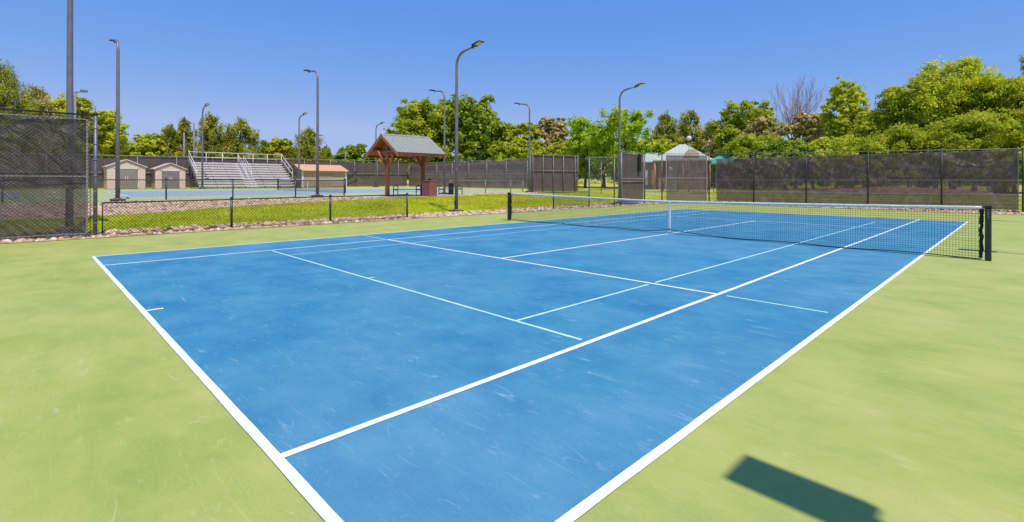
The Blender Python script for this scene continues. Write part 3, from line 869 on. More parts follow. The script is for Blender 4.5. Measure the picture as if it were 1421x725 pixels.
fence('tall_fence', 'long tall chain-link fence with black windscreen behind the far baseline', 'fence', (-7.55, 19.5), (6.85, 19.5), [2.7, 5.6, 8.55, 11.55, 14.35], 3.27, 3.0, 0.036, M['wire_dark'],
      rr=0.02, rm=M['rail_far'], sm=M['screen_brown'], screens=[(0.35, 14.2, 0.20, 2.90)], meshes=[(0, 14.3, 0.1, 2.95)], mr=0.002, pitch=0.10, mm=M['wire_grey'], base=0.0, soff=0.12, amp=0.11, rails=(1.0,))
fence('open_fence', 'open chain-link fence bay at the extreme right edge behind the far baseline', 'fence', (6.95, 19.5), (12, 19.5), [0, 2.5, 5.0], 3.1, 3.1, 0.05, M['post_dark'],
      rr=0.02, rm=M['wire_dark'], meshes=[(0, 5.0, 0.1, 3.0)], mr=0.003, pitch=0.09, mm=M['wire_dark'], base=0.0)

# second terrace fences
zt = plat(-21.7)
fence('low_fence', 'low rail fence along the far court in front of the sheds and bleachers', 'fence', (-21.9, -14), (-21.9, 1.0), [0.5, 3.1, 6.0, 8.9, 12.1, 15.0], 1.02, 1.02, 0.034, M['post_dark'],
      rr=0.022, rm=M['wire_dark'], meshes=[(0, 15.0, 0.03, 0.98)], mr=0.0035, pitch=0.11, mm=M['wire_grey'], base=zt, group='low chain-link fences')
fence('low_fence', 'low rail fence along the far court right of the timber shelter', 'fence', (-21.9, 8.9), (-21.9, 16.6), [0.1, 3.5, 6.2, 7.6], 1.02, 1.02, 0.034, M['rail_far'],
      rr=0.024, rm=M['rail_far'], meshes=[(0, 7.6, 0.03, 0.98)], mr=0.0022, pitch=0.12, mm=M['wire_grey'], base=zt, group='low chain-link fences')
fence('screen_fence', 'large dark screen panel with pale vertical posts left of the net centre', 'fence', (-21.7, 17.2), (-19.6, 20.85), [0, 0.2, 1.1, 2.0, 2.9, 3.95, 4.2], 3.16, 3.10, 0.035, M['rail_far'],
      rr=0.03, rm=M['rail_far'], screens=[(0.05, 4.15, 0.05, 3.05)], sm=M['screen_far'], base=0.5, soff=0.07, amp=0.01, rails=(1.0, 0.58), hems=False)
fence('open_fence', 'thin fence rail and posts joining the large screen panel to the court gate', 'fence', (-19.5, 20.9), (-9.7, 17.0), [3.4, 6.8], 2.9, 2.9, 0.03, M['rail_far'],
      rr=0.02, rm=M['rail_far'], base=0.45)
fence('screen_fence', 'dark screened boundary fence behind the sheds and bleachers', 'fence', (-50, -36), (-50, 23.5), [0.1 + 3.05 * k for k in range(20)], 2.7, 3.4, 0.035, M['rail_pale'],
      rr=0.03, rm=M['rail_pale'], screens=[(0, 30, 0.1, 2.75), (30, 59.4, 0.1, 3.05)], sm=M['screen_far'], base=0.60, soff=0.09, amp=0.02, rails=(1.0, 0.5), hems=False)
fence('screen_fence', 'dark screened boundary fence below the big round tree, right of the timber shelter', 'fence', (-50, 23.6), (-21.9, 23.6), [0.1 + 3.1 * k for k in range(10)], 3.15, 3.12, 0.035, M['rail_pale'],
      rr=0.035, rm=M['rail_pale'], screens=[(0, 28, 0.08, 3.02)], sm=M['screen_back'], base=0.56, soff=0.09, amp=0.02, rails=(1.0, 0.52), hems=False)
# end fence panels at the far right of the second terrace
fence('screen_fence', 'low distant screened fence seen under the bright tree past the gate', 'fence', (-32, 52), (-14, 56), [0.5 + 3 * k for k in range(6)], 2.2, 2.2, 0.045, M['rail_far'],
      rr=0.04, rm=M['rail_far'], screens=[(0, 18.2, 0.1, 2.1)], sm=M['screen_back'], base=0.55, soff=-0.08, amp=0.02, hems=False)

# two sagging black hoses hung on the boundary fence
for k, (za, zs, lab) in enumerate(((2.85, 1.0, 'upper black cable sagging in front of the dark boundary fence left of the shelter'), (1.85, 0.6, 'lower black cable sagging in front of the dark boundary fence left of the shelter'))):
    b = MB(); pts = []
    for i in range(21):
        u = i / 20
        pts.append((-49.6, 11.6 + 4.6 * u, 0.6 + za - zs * 4 * u * (1 - u) - 0.3 * (1 - u)))
    b.tube(pts, 0.05, 8)
    tag(b.build('sagging_cable', M['black']), lab, 'cable', 'sagging cables')

# second net
n2 = dup(net, (-32.5, 3.2, plat(-32.5) + 0.03), 0, 'distant tennis net on the far court in front of the storage building', 'tennis nets')

# ------------------------------------------------------------------ timber shelter
zs = 0.45
sheet('shelter_slab', M['concrete'], lambda y: -21.3, lambda y: -17.7, 1.0, 8.4, 0.4, 4, 0.045)
sh = thing('picnic_shelter', 'timber shelter with a grey ribbed gable roof on two log posts with Y braces', 'shelter', (-19.6, 3.86, zs))
ridge, eave, hw = 3.75, 2.62, 1.78
y0, y1 = -1.71, 1.71
for s in (1, -1):
    b = MB()
    q = [(0, y0, ridge), (0, y1, ridge), (s * hw, y1, eave), (s * hw, y0, eave)]
    if s > 0: q = [q[0], q[3], q[2], q[1]]
    b.slab(q, 0.03)
    k = y0 + 0.1
    while k < y1:
        p = [(0, k, ridge + .018), (s * hw, k, eave + .018), (s * hw, k + .03, eave + .018), (0, k + .03, ridge + .018)]
        if s < 0: p = p[::-1]
        b.slab(p, 0.02); k += 0.3
    b.build('roof_sheet', M['metal_roof_grey'], sh)
b = MB(); b.slab([(-.12, y0, ridge - .05), (.0, y0, ridge + .035), (.0, y1, ridge + .035), (-.12, y1, ridge - .05)], .01); b.slab([(0, y0, ridge + .035), (.12, y0, ridge - .05), (.12, y1, ridge - .05), (0, y1, ridge + .035)], .01)
b.build('ridge_cap', M['metal_roof_grey'], sh)
for yy in (y0 + 0.0, y1 - 0.07):
    b = MB()
    for s in (1, -1):
        poly = [(0, ridge - .05), (s * hw, eave - .05), (s * hw, eave - .22), (0, ridge - .22)]
        if s < 0: poly = poly[::-1]
        b.prism(poly, yy, yy + .07)
    b.build('barge_board', M['log'], sh)
b = MB(); 
for s in (1, -1):
    b = MB(); b.box(s * hw - .03, y0 + .07, eave - .20, s * hw + .02, y1 - .07, eave - .04); b.build('fascia', M['wood_dark'], sh)

b = MB()
for s in (1, -1):
    q = [(0, y0 + .08, ridge - .07), (0, y1 - .08, ridge - .07), (s * (hw - .04), y1 - .08, eave - .065), (s * (hw - .04), y0 + .08, eave - .065)]
    if s > 0: q = [q[0], q[3], q[2], q[1]]
    b.slab(q, 0.03)
b.build('ceiling_boards', M['log'], sh)
b = MB(); b.tube([(0, y0 + .1, ridge - .22), (0, y1 - .1, ridge - .22)], 0.09, 10); b.build('ridge_beam', M['log'], sh)
b = MB()
for s in (1, -1): b.tube([(s * 1.05, y0 + .12, eave + .22), (s * 1.05, y1 - .12, eave + .22)], 0.10, 10)
b.build('side_beam', M['wood_red'], sh)
for yy in (-1.27, 1.25):
    b = MB(); b.tube([(0, yy, 0), (0.01, yy, 1.2), (-.01, yy + .01, 2.3), (0, yy, ridge - .25)], [.145, .13, .12, .10], 12)
    b.build('log_post', M['log'] if yy < 0 else M['wood_red'], sh)  # right post takes the darker timber, its shade put into the colour
    b = MB(); b.tube([(-1.15, yy, eave + .12), (1.15, yy, eave + .12)], 0.10, 10); b.build('cross_beam', M['wood_red'], sh)
    for s in (1, -1):
        b = MB(); b.tube([(0, yy, 1.72), (s * .35, yy + .02, 2.15), (s * .78, yy, eave + .10)], [.075, .07, .065], 10); b.build('brace', M['log'], sh)
    for s in (1, -1):
        if abs(yy) > 0: 
            b = MB(); b.tube([(0, yy, 1.75), (0, yy - s * .32, 2.15), (0, yy - s * .62, eave + .1)], [.07, .065, .06], 10); b.build('brace', M['wood_red'], sh)

b = MB(); b.prism([(-1.25, eave + .16), (1.25, eave + .16), (0, ridge - .14)], -1.22, -1.18); b.build('gable_boards', M['wood_red'], sh)
# litter bin with swing lid
bt = thing('litter_bin', 'square dark red litter bin standing at the right post of the timber shelter', 'litter bin', (-18.35, 4.75, zs + .02), 0.2)
b = MB(); b.bevbox(-.33, -.33, 0.03, .33, .33, .93, .025); b.build('body', M['bin'], bt)
b = MB(); b.bevbox(-.35, -.35, .93, .35, .35, .985, .02); b.build('lid', M['bin'], bt)
b = MB(); b.box(-.06, -.06, .985, .06, .06, 1.09); b.build('ash_urn', M['black'], bt)
b = MB(); b.box(-.30, -.30, 0, .30, .30, .03); b.build('foot', M['black'], bt)

def make_bench(label, loc, rz):
    t = thing('park_bench', label, 'bench', loc, rz, 'backless benches with looped legs')
    b = MB()
    for k in range(4): b.box(-.9, -.2 + k * .105, .42, .9, -.2 + k * .105 + .09, .455)
    b.build('seat', M['bench'], t)
    for s in (-1, 1):
        b = MB(); pts = [(s * .80, -.24, 0), (s * .80, -.24, .55)]
        for k in range(1, 8):
            a = PI * k / 8; pts.append((s * .80, -.24 * math.cos(a), .55 + .12 * math.sin(a)))
        pts += [(s * .80, .24, .55), (s * .80, .24, 0)]
        b.tube(pts, .028, 8); b.tube([(s * .8, -.24, .40), (s * .8, .24, .40)], .02, 6)
        b.build('leg', M['bench_leg'] if s < 0 else M['bench'], t)
    return t
bn = make_bench('long dark backless bench between the two posts of the timber shelter', (-19.25, 3.75, zs + .03), PI / 2)
dup(bn, (-19.2, 7.0, zs + .03), PI / 2 + .1, 'dark bench just right of the red litter bin')
# drinking fountain
dfn = thing('drinking_fountain', 'dark pedestal drinking fountain at the foot of the pole right of the shelter', 'fountain', (-20.4, 7.95, zs + .03))
b = MB(); b.bevbox(-.14, -.14, 0, .14, .14, .75, .03); b.build('pedestal', M['black'], dfn)
b = MB(); b.tube([(0, 0, .74), (0, 0, .80), (0, 0, .86)], [.12, .22, .24], 14); b.build('bowl', M['steel'], dfn)
b = MB(); b.tube([(.1, 0, .84), (.1, 0, .93), (.04, 0, .95)], .012, 6); b.build('spout', M['steel'], dfn)

# ------------------------------------------------------------------ bleachers
zb = plat(-47)
bl = thing('bleachers', 'aluminium bleachers with ten rows, aisle handrails and back guard rail', 'bleachers', (-45.5, 2.9, zb))
NR = 10; run = 0.41; rise = 0.245; Ly = 4.3
for k in range(NR):
    x = -k * run; z = 0.30 + k * rise
    for (a, c) in ((-Ly, -0.35), (0.75, Ly)):
        b = MB(); b.bevbox(x - .26, a, z, x, c, z + .045, .008)
        b.build('seat_plank', M['alu'], bl)
    b = MB(); b.box(x - run + .03, -Ly, z - .14, x - .27, Ly, z - .10); b.box(x - run + .004, -Ly, z - .10, x - run + .028, Ly, z + .06)
    b.build('footboard', M['alu'], bl)
    b = MB(); b.box(x - .24, -.33, z - .16, x + .06, .73, z - .12); b.build('aisle_step', M['alu'], bl)
for yy in np.linspace(-Ly + .1, Ly - .1, 7):
    b = MB()
    b.tube([(-.05, yy, .05), (-NR * run, yy, NR * rise)], .035, 6)
    b.tube([(0, yy, .03), (-NR * run, yy, .03)], .035, 6)
    for k in range(1, NR, 2): b.tube([(-k * run, yy, .03), (-k * run, yy, .28 + k * rise - .15)], .028, 6)
    b.tube([(-NR * run, yy, .03), (-2.0, yy, 1.2)], .022, 6)
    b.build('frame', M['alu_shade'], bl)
zt2 = .30 + (NR - 1) * rise
b = MB()
for z in (1.05, 0.55): b.tube([(-NR * run, -Ly, zt2 + z), (-NR * run, Ly, zt2 + z)], .034, 8)
for yy in np.linspace(-Ly, Ly, 7): b.tube([(-NR * run, yy, zt2 - .3), (-NR * run, yy, zt2 + 1.05)], .034, 8)
b.build('back_guard_rail', M['alu'], bl)
for s in (-1, 1):
    b = MB()
    for dz in (1.05, .55): b.tube([(-NR * run, s * (Ly + .03), zt2 + dz), (-1.0, s * (Ly + .03), .3 + 2.3 * rise + dz)], .034, 8)
    for k in (2.5, 5, 7.5, 10): b.tube([(-k * run, s * (Ly + .03), .2 + k * rise - .2), (-k * run, s * (Ly + .03), .3 + (k - .3) * rise + 1.0)], .03, 8)
    b.build('side_guard_rail', M['alu'], bl)
for yy in (.0, .45):
    b = MB()
    for dz in (.85, .5): b.tube([(-3.9, yy, zt2 + dz), (-1.3, yy, .3 + 3 * rise + dz)], .026, 6)
    for k in (9.4, 6.5, 3.2): b.tube([(-k * run, yy, .2 + k * rise - .2), (-k * run, yy, .3 + (k - .5) * rise + .87)], .026, 6)
    b.build('aisle_handrail', M['alu'], bl)

# ------------------------------------------------------------------ sheds
def shed(label, loc, W, Hw, Hp, D, dw, dark):
    t = thing('garden_shed', label, 'shed', loc, 0, 'resin sheds beside the bleachers')
    b = MB(); poly = [(-W / 2, 0), (W / 2, 0), (W / 2, Hw), (0, Hp - .06), (-W / 2, Hw)]
    vs = [(0, y, z) for y, z in poly] + [(-D, y, z) for y, z in poly]
    n = 5
    b.add(vs, [tuple(range(n)), tuple(range(2 * n - 1, n - 1, -1))] + [(i, i + n, (i + 1) % n + n, (i + 1) % n) for i in range(n)])
    b.build('wall', M['shed_wall'], t)
    o = .12
    for s in (1, -1):
        b = MB(); sl = (Hp - Hw) / (W / 2)
        q = [(o, 0, Hp), (o, s * (W / 2 + o), Hw - sl * o + .06), (-D - o, s * (W / 2 + o), Hw - sl * o + .06), (-D - o, 0, Hp)]
        if s > 0: q = q[::-1]
        b.slab([q[0], q[1], q[2], q[3]], .08 if s < 0 else .08)
        b.build('roof', M['shed_roof'], t)
    for s in (1, -1):
        b = MB(); b.bevbox(.004, min(0.01 * s, s * dw / 2), .05, .05, max(.01 * s, s * dw / 2), Hw - .12, .01)
        d = b.build('door', M['door_taupe'] if not dark else simple('mauve_grey_door', (0.19, 0.15, 0.165), .7), t)
        b = MB(); b.box(.05, s * .06, Hw * .45, .08, s * .10, Hw * .62) if s > 0 else b.box(.05, -.10, Hw * .45, .08, -.06, Hw * .62)
        b.build('handle', M['trim'], d)
    b = MB(); b.box(.005, -dw / 2 - .08, .05, .065, -dw / 2 - .01, Hw - .04); b.box(.005, dw / 2 + .01, .05, .065, dw / 2 + .08, Hw - .04); b.box(.005, -dw / 2 - .08, Hw - .11, .065, dw / 2 + .08, Hw - .03)
    b.build('door_frame', M['trim'], t)
    return t
shed('larger pale shed with taupe double doors, left of the bleachers', (-47.4, -6.5, plat(-47.4) + .02), 2.65, 1.85, 2.50, 2.4, 1.55, False)
shed('smaller pale shed with grey double doors, next to the bleachers', (-47.4, -3.3, plat(-47.4) + .02), 2.3, 1.72, 2.28, 2.0, 1.35, True)

st = thing('storage_building', 'long tan storage building with an orange-tan metal roof right of the bleachers', 'storage building', (-46.5, 10.68, plat(-46.5) + .02))
W, D = 5.05, 3.6
b = MB(); poly = [(0, 0), (0, 1.86), (-D / 2, 2.45), (-D, 1.86), (-D, 0)]
b.prism(poly[::-1], -W / 2, W / 2); b.build('wall', M['storage_wall'], st)
for s in (1, -1):
    b = MB(); q = [(-D / 2, -W / 2 - .12, 2.54), (-D / 2 + s * (D / 2 + .35), -W / 2 - .12, 1.83), (-D / 2 + s * (D / 2 + .35), W / 2 + .12, 1.83), (-D / 2, W / 2 + .12, 2.54)]
    if s < 0: q = q[::-1]
    b.slab(q, .05); b.build('roof', M['storage_roof'], st)
b = MB()
for yy in (-W / 2, W / 2 - .2): b.box(.003, yy, 0, .05, yy + .2, 1.80)
b.build('corner_trim', M['trim'], st)
b = MB(); b.bevbox(.004, -.9, .02, .04, .9, 1.5, .01); b.build('roll_door', simple('tan_roll_door', (0.36, 0.25, 0.17), .7), st)
b = MB(); b.box(.004, -W / 2 + .21, .0, .03, W / 2 - .21, .12); b.build('skirt', M['brown_paint'], st)

# ------------------------------------------------------------------ restroom building with pale green hip roof
def hip(b, x0, x1, y0, y1, z0, z1, rx0, rx1, th=.12):
    ym = (y0 + y1) / 2
    vs = [(x0, y0, z0), (x1, y0, z0), (x1, y1, z0), (x0, y1, z0), (rx0, ym, z1), (rx1, ym, z1), (x0, y0, z0 - th), (x1, y0, z0 - th), (x1, y1, z0 - th), (x0, y1, z0 - th)]
    b.add(vs, [(0, 1, 5, 4), (1, 2, 5), (2, 3, 4, 5), (3, 0, 4), (6, 7, 1, 0), (7, 8, 2, 1), (8, 9, 3, 2), (9, 6, 0, 3), (9, 8, 7, 6)])
rb = thing('restroom_building', 'brown building with pale green hip roof and round dormer beyond the corner fence', 'building', (-19.4, 39.2, 0.52), 0.47)
b = MB(); b.box(-2.5, -2.0, 0, 2.5, 2.0, 3.05); b.build('wall', M['brown_paint'], rb)
b = MB(); b.box(-4.4, -1.5, 0, -2.51, 1.5, 2.95); b.build('side_wall', M['brown_paint'], rb)
b = MB(); hip(b, -3.05, 3.05, -2.6, 2.6, 3.20, 5.0, -.30, .30); b.build('roof', M['metal_roof_green'], rb)
b = MB(); b.box(-4.75, -1.85, 2.97, -2.55, 1.85, 3.05)
b.slab([(-4.75, -1.85, 3.06), (-2.6, -1.85, 3.06), (-2.6, 0, 4.1), (-3.9, 0, 4.1)], .04); b.slab([(-3.9, 0, 4.1), (-2.6, 0, 4.1), (-2.6, 1.85, 3.06), (-4.75, 1.85, 3.06)], .04)
b.build('side_roof', M['metal_roof_green'], rb)
b = MB(); n = 14; vs = []; 
ring = [(0.9 + .78 * math.cos(PI * k / n), 3.52 + .80 * math.sin(PI * k / n)) for k in range(n + 1)]
b.prism(ring, -2.35, -.9); dm = b.build('dormer', M['metal_roof_green'], rb)
b = MB(); ring = [(0.9 + .70 * math.cos(PI * k / n), 3.53 + .70 * math.sin(PI * k / n)) for k in range(n + 1)]
b.prism(ring, -2.38, -2.352); b.build('louvre', M['tan_wall'], dm)
for xx in (-1.5, 1.2):
    b = MB(); b.bevbox(xx, -2.06, 0, xx + 1.0, -2.003, 2.1, .01); b.build('door', M['door_taupe'], rb)
for xx in (-3.2, -3.9): 
    b = MB(); b.box(xx, -1.54, .5, xx + .28, -1.503, 2.2); b.build('window_panel', M['tan_wall'], rb)
for xx in (-2.85, 2.65, 0):
    b = MB(); b.tube([(xx, -2.42, 0), (xx, -2.42, 3.06)], .11, 8); b.build('porch_post', M['log'], rb)

def globe_lamp(label, loc, h):
    t = thing('globe_lamp', label, 'path lamp', loc, 0, 'globe path lamps')
    b = MB(); b.tube([(0, 0, 0), (0, 0, .3), (0, 0, h)], [.09, .05, .045], 8); b.build('pole', M['lamp'], t)
    b = MB(); b.uvs((0, 0, h + .22), .24); b.build('globe', M['globe'], t)
    b = MB(); b.tube([(0, 0, h - .02), (0, 0, h + .04)], [.08, .13], 8); b.build('collar', M['lamp_dark'], t)
globe_lamp('globe lamp on a tall pole in front of the pale green roof', (-15.0, 31.7, .5), 4.75)
globe_lamp('low globe lamp beside the brown wall left of the green roofed building', (-18.2, 34.2, .5), 1.95)

def pavilion(label, loc, rz, W, D, H, HR, mroof, n):
    t = thing('picnic_pavilion', label, 'pavilion', loc, rz, 'park pavilions')
    b = MB(); hip(b, -W / 2 - .6, W / 2 + .6, -D / 2 - .6, D / 2 + .6, H, HR, -W * .12, W * .12, .15); b.build('roof', mroof, t)
    for i in range(n):
        for s in (-1, 1):
            x = -W / 2 + W * i / (n - 1)
            b = MB(); b.tube([(x, s * D / 2, 0), (x, s * D / 2, H - .1)], .20, 10); b.build('log_post', M['log'], t)
    return t
pavilion('open pavilion with log posts under the bright green tree', (-26.3, 43.0, .55), 0.55, 5.2, 4.2, 2.55, 3.3, M['metal_roof_green'], 3)
pavilion('open pavilion with a teal roof right of the pale green roofed building', (-16.6, 45.0, .55), 0.4, 4.6, 4.0, 2.9, 4.1, M['metal_roof_teal'], 2)
bw = thing('low_wall', 'low orange-tan block wall beside the open pavilion under the tree', 'wall', (-23.4, 36.8, .48), 0.62)
b = MB(); b.bevbox(-1.0, -.2, 0, 1.0, .2, .75, .03); b.build('block_wall', M['tan_wall'], bw)
b = MB(); b.bevbox(-1.06, -.26, .752, 1.06, .26, .84, .02); b.build('coping', M['tan_wall'], bw)

def picnic_table(label, loc, rz):
    t = thing('picnic_table', label, 'picnic table', loc, rz, 'dark picnic tables')
    b = MB(); b.bevbox(-.9, -.38, .72, .9, .38, .77, .01); b.build('tabletop', M['bench'], t)
    for s in (-1, 1):
        b = MB(); b.bevbox(-.9, s * .72 - .14, .42, .9, s * .72 + .14, .46, .01); b.build('seat', M['bench'], t)
    for x in (-.65, .65):
        b = MB(); b.tube([(x, -.6, 0), (x, -.2, .72)], .035, 6); b.tube([(x, .6, 0), (x, .2, .72)], .035, 6); b.tube([(x, -.8, .40), (x, .8, .40)], .03, 6); b.build('leg', M['bench'], t)
    return t
pt = picnic_table('dark picnic table under the pavilion beneath the bright tree', (-24.0, 39.5, .56), 0.4)
dup(pt, (-16.6, 31.2, .5), .5, 'dark picnic table on the lawn left of the globe lamp by the brown wall')
dup(pt, (-12.8, 30.0, .5), .9, 'dark picnic table seen through the diagonal corner screen')

# distant sports-field light masts seen above the trees and fences
def mast(label, loc, h, heads):
    t = thing('distant_light_mast', label, 'light mast', loc, 0, 'distant light masts')
    b = MB(); b.tube([(0, 0, 0), (0, 0, h)], [.14, .09], 8); b.build('pole', M['rail_far'], t)
    for s in heads:
        b = MB(); b.tube([(0, 0, h - .1), (s * .35, s * .35, h)], .05, 6); b.box(min(s * .3, s * 1.0), min(s * .3, s * .8), h - .04, max(s * .3, s * 1.0), max(s * .3, s * .8), h + .10); b.build('lamp_head', M['lamp'], t)
for lab, x, y, h, hd in (
    ('tan lamp on a pole just right of the near pole behind the screened fence', -51.6, -9.63, 8.6, (1,)),
    ('plain pale pole left of the slim lamp above the bleachers', -62.0, 0.6, 6.4, ()),
    ('taller plain pale pole left of the slim lamp above the bleachers', -62.0, 1.6, 7.6, ()),
    ('small distant lamp above the middle of the bleachers', -80.0, 13.0, 5.2, (1, -1)),
    ('distant lamp right behind the slim pole over the storage building', -80.0, 23.9, 8.7, (1,)),
    ('small dark distant lamp above the storage building roof', -82.0, 30.3, 6.2, (1,)),
    ('distant double lamp in front of the round tree left of the shelter', -66.0, 28.8, 6.4, (1, -1))):
    mast(lab, (x, y, .6), h, hd)

# ------------------------------------------------------------------ trees
def rand_rot_quads(C, w, h, upbias=0.35, rng=RNG, nb=0.9, bias=None):
    n = len(C)
    nn = rng.normal(size=(n, 3)) * (1.0 if bias is None else .75); nn[:, 2] += nb
    if bias is not None: nn += bias
    nn /= np.linalg.norm(nn, axis=1)[:, None]
    b = rng.normal(size=(n, 3)); b[:, 2] += upbias
    b -= nn * np.sum(nn * b, 1)[:, None]
    b /= np.linalg.norm(b, axis=1)[:, None]
    a = np.cross(b, nn)
    w = w * rng.uniform(.6, 1.3, size=(n, 1)); h = h * rng.uniform(.6, 1.3, size=(n, 1))
    return np.stack([C - a * w * .5, C + b * h * .45, C + a * w * .5, C - b * h * .55], 1)

def tree(name, label, cat, x, y, r, htot, kind, mat, n_leaf, leaf=0.24, base_h=1.2, seed=1, group=None, squash=1.0, z=None):
    rng = np.random.default_rng(seed)
    zg = terr(x, y) if z is None else z
    t = thing(name, label, cat, (x, y, zg), 0, group)
    H = htot; cz = (H + base_h) / 2; hz = (H - base_h) / 2
    lobes = []
    if kind == 'broad':
        nl = 26
        for k in range(nl):
            u = (k + .5) / nl
            ph = k * 2.399 + rng.uniform(-.4, .4)
            zz = -0.85 + 1.75 * u
            rad = math.sqrt(max(0, 1 - min(1, abs(zz)) ** 2.2)) * rng.uniform(.45, .92)
            s = rng.uniform(.24, .40)
            lobes.append((r * rad * math.cos(ph), r * rad * math.sin(ph), cz + hz * min(zz, 1 - s * .8) * rng.uniform(.85, 1.0), s * r, s * hz * rng.uniform(.6, .95)))
        lobes.append((0, 0, cz + hz * .6, .34 * r, .36 * hz))
        lobes.append((0, 0, cz, .5 * r, .5 * hz))
    elif kind == 'vase':       # locust: upward sprays
        nl = 34
        for k in range(nl):
            ph = k * 2.399; u = rng.uniform(.15, 1) ** .6
            zz = rng.uniform(-.75, .85) 
            rad = u * (.62 + .38 * (zz + 1) / 2) * (1 - max(0, zz - .3) * .6)
            lobes.append((r * rad * math.cos(ph), r * rad * math.sin(ph), cz + hz * zz, r * rng.uniform(.13, .24), hz * rng.uniform(.22, .38)))
        for k in range(7):
            ph = rng.uniform(0, 6.28); rad = rng.uniform(.1, .8)
            lobes.append((r * rad * math.cos(ph), r * rad * math.sin(ph), cz + hz * rng.uniform(.75, .92), r * .07, hz * .17))
    else:                       # pine
        nl = 40
        for k in range(nl):
            u = (k + .3) / nl
            ph = k * 2.399 + rng.uniform(-.5, .5)
            zz = -1 + 2 * u
            prof = (1 - u) ** .55 * (.55 + .45 * min(1, u * 5))
            rad = prof * rng.uniform(.55, .95)
            s = .13 + .15 * prof
            lobes.append((r * rad * math.cos(ph), r * rad * math.sin(ph), cz + hz * zz * .93, s * r * rng.uniform(.8, 1.3), s * hz * rng.uniform(.55, .9)))
        lobes.append((0, 0, cz + hz * .2, .3 * r, .5 * hz))
        lobes.append((0, 0, cz + hz * .86, .10 * r, .13 * hz))
    if kind == 'broad':
        for k in range(16):
            ph = rng.uniform(0, 6.283); zz = rng.uniform(-.2, .95)
            rad = math.sqrt(max(0, 1 - zz * zz)) * rng.uniform(.85, 1.05)
            lobes.append((r * rad * math.cos(ph), r * rad * math.sin(ph), cz + hz * zz * .93, r * rng.uniform(.09, .16), hz * rng.uniform(.08, .15)))
    Lb = np.array(lobes)
    wgt = (Lb[:, 3] ** 2 * Lb[:, 4]) ** .55; wgt /= wgt.sum()
    per = 36
    ncl = int(n_leaf / per)
    idx = rng.choice(len(Lb), size=ncl, p=wgt)
    d = rng.normal(size=(ncl, 3)); d /= np.linalg.norm(d, axis=1)[:, None]
    rad = rng.uniform(0, 1, size=(ncl, 1)) ** .30 * rng.uniform(.8, 1.12, size=(ncl, 1))
    cc = Lb[idx, :3] + d * rad * np.stack([Lb[idx, 3], Lb[idx, 3], Lb[idx, 4]], 1)
    cs = .062 * r * rng.uniform(.6, 1.35, size=ncl)
    cs = np.clip(cs, .13, .36)
    off = rng.normal(size=(ncl, per, 3)) * cs[:, None, None] * (np.array([1, 1, .6]) if kind != 'pine' else np.array([.75, .75, 1.3]))
    P = (cc[:, None, :] + off).reshape(-1, 3)
    NR_ = (d[:, None, :] * 1.0 + off / cs[:, None, None] * .35).reshape(-1, 3)
    keep = P[:, 2] > base_h * .4
    P = P[keep]; NR_ = NR_[keep]
    if kind == 'pine': q = rand_rot_quads(P, leaf * .5, leaf * 1.5, 0.9, rng, 0.5, NR_ * .8)
    else: q = rand_rot_quads(P, leaf, leaf * 1.15, .2, rng, .55, NR_ * 1.1)
    crown = np_mesh('crown', q, 4, mat, t)
    # trunk and limbs
    b = MB(); tr = max(.10, r * .055)
    top = (rng.uniform(-.1, .1) * r, rng.uniform(-.1, .1) * r, cz + hz * (.75 if kind == 'pine' else .25))
    mid = (rng.uniform(-.04, .04) * r, rng.uniform(-.04, .04) * r, base_h + .3)
    b.tube([(0, 0, -.1), (0, 0, .3), mid, top], [tr * 1.5, tr * 1.1, tr * .9, tr * .25], 9)
    b.build('trunk', M['bark'], t)
    b = MB()
    for L in lobes[::2]:
        f = min(.85, max(.05, (L[2] - base_h) / (top[2] - base_h + .01) - .35))
        a = Vector(mid).lerp(Vector(top), f); e = Vector(L[:3])
        m2 = a.lerp(e, .5) + Vector((0, 0, .06 * r))
        b.tube([a, m2, e], [tr * .4, tr * .25, tr * .08], 5, True, False)
    b.build('limbs', M['bark'], t)
    return t

def DD(u, depth):
    a = (u - 710.5) / 692.67
    c, s = math.cos(YAW), math.sin(YAW)
    return CAM[0] + (-s + a * c) * depth, CAM[1] + (c + a * s) * depth

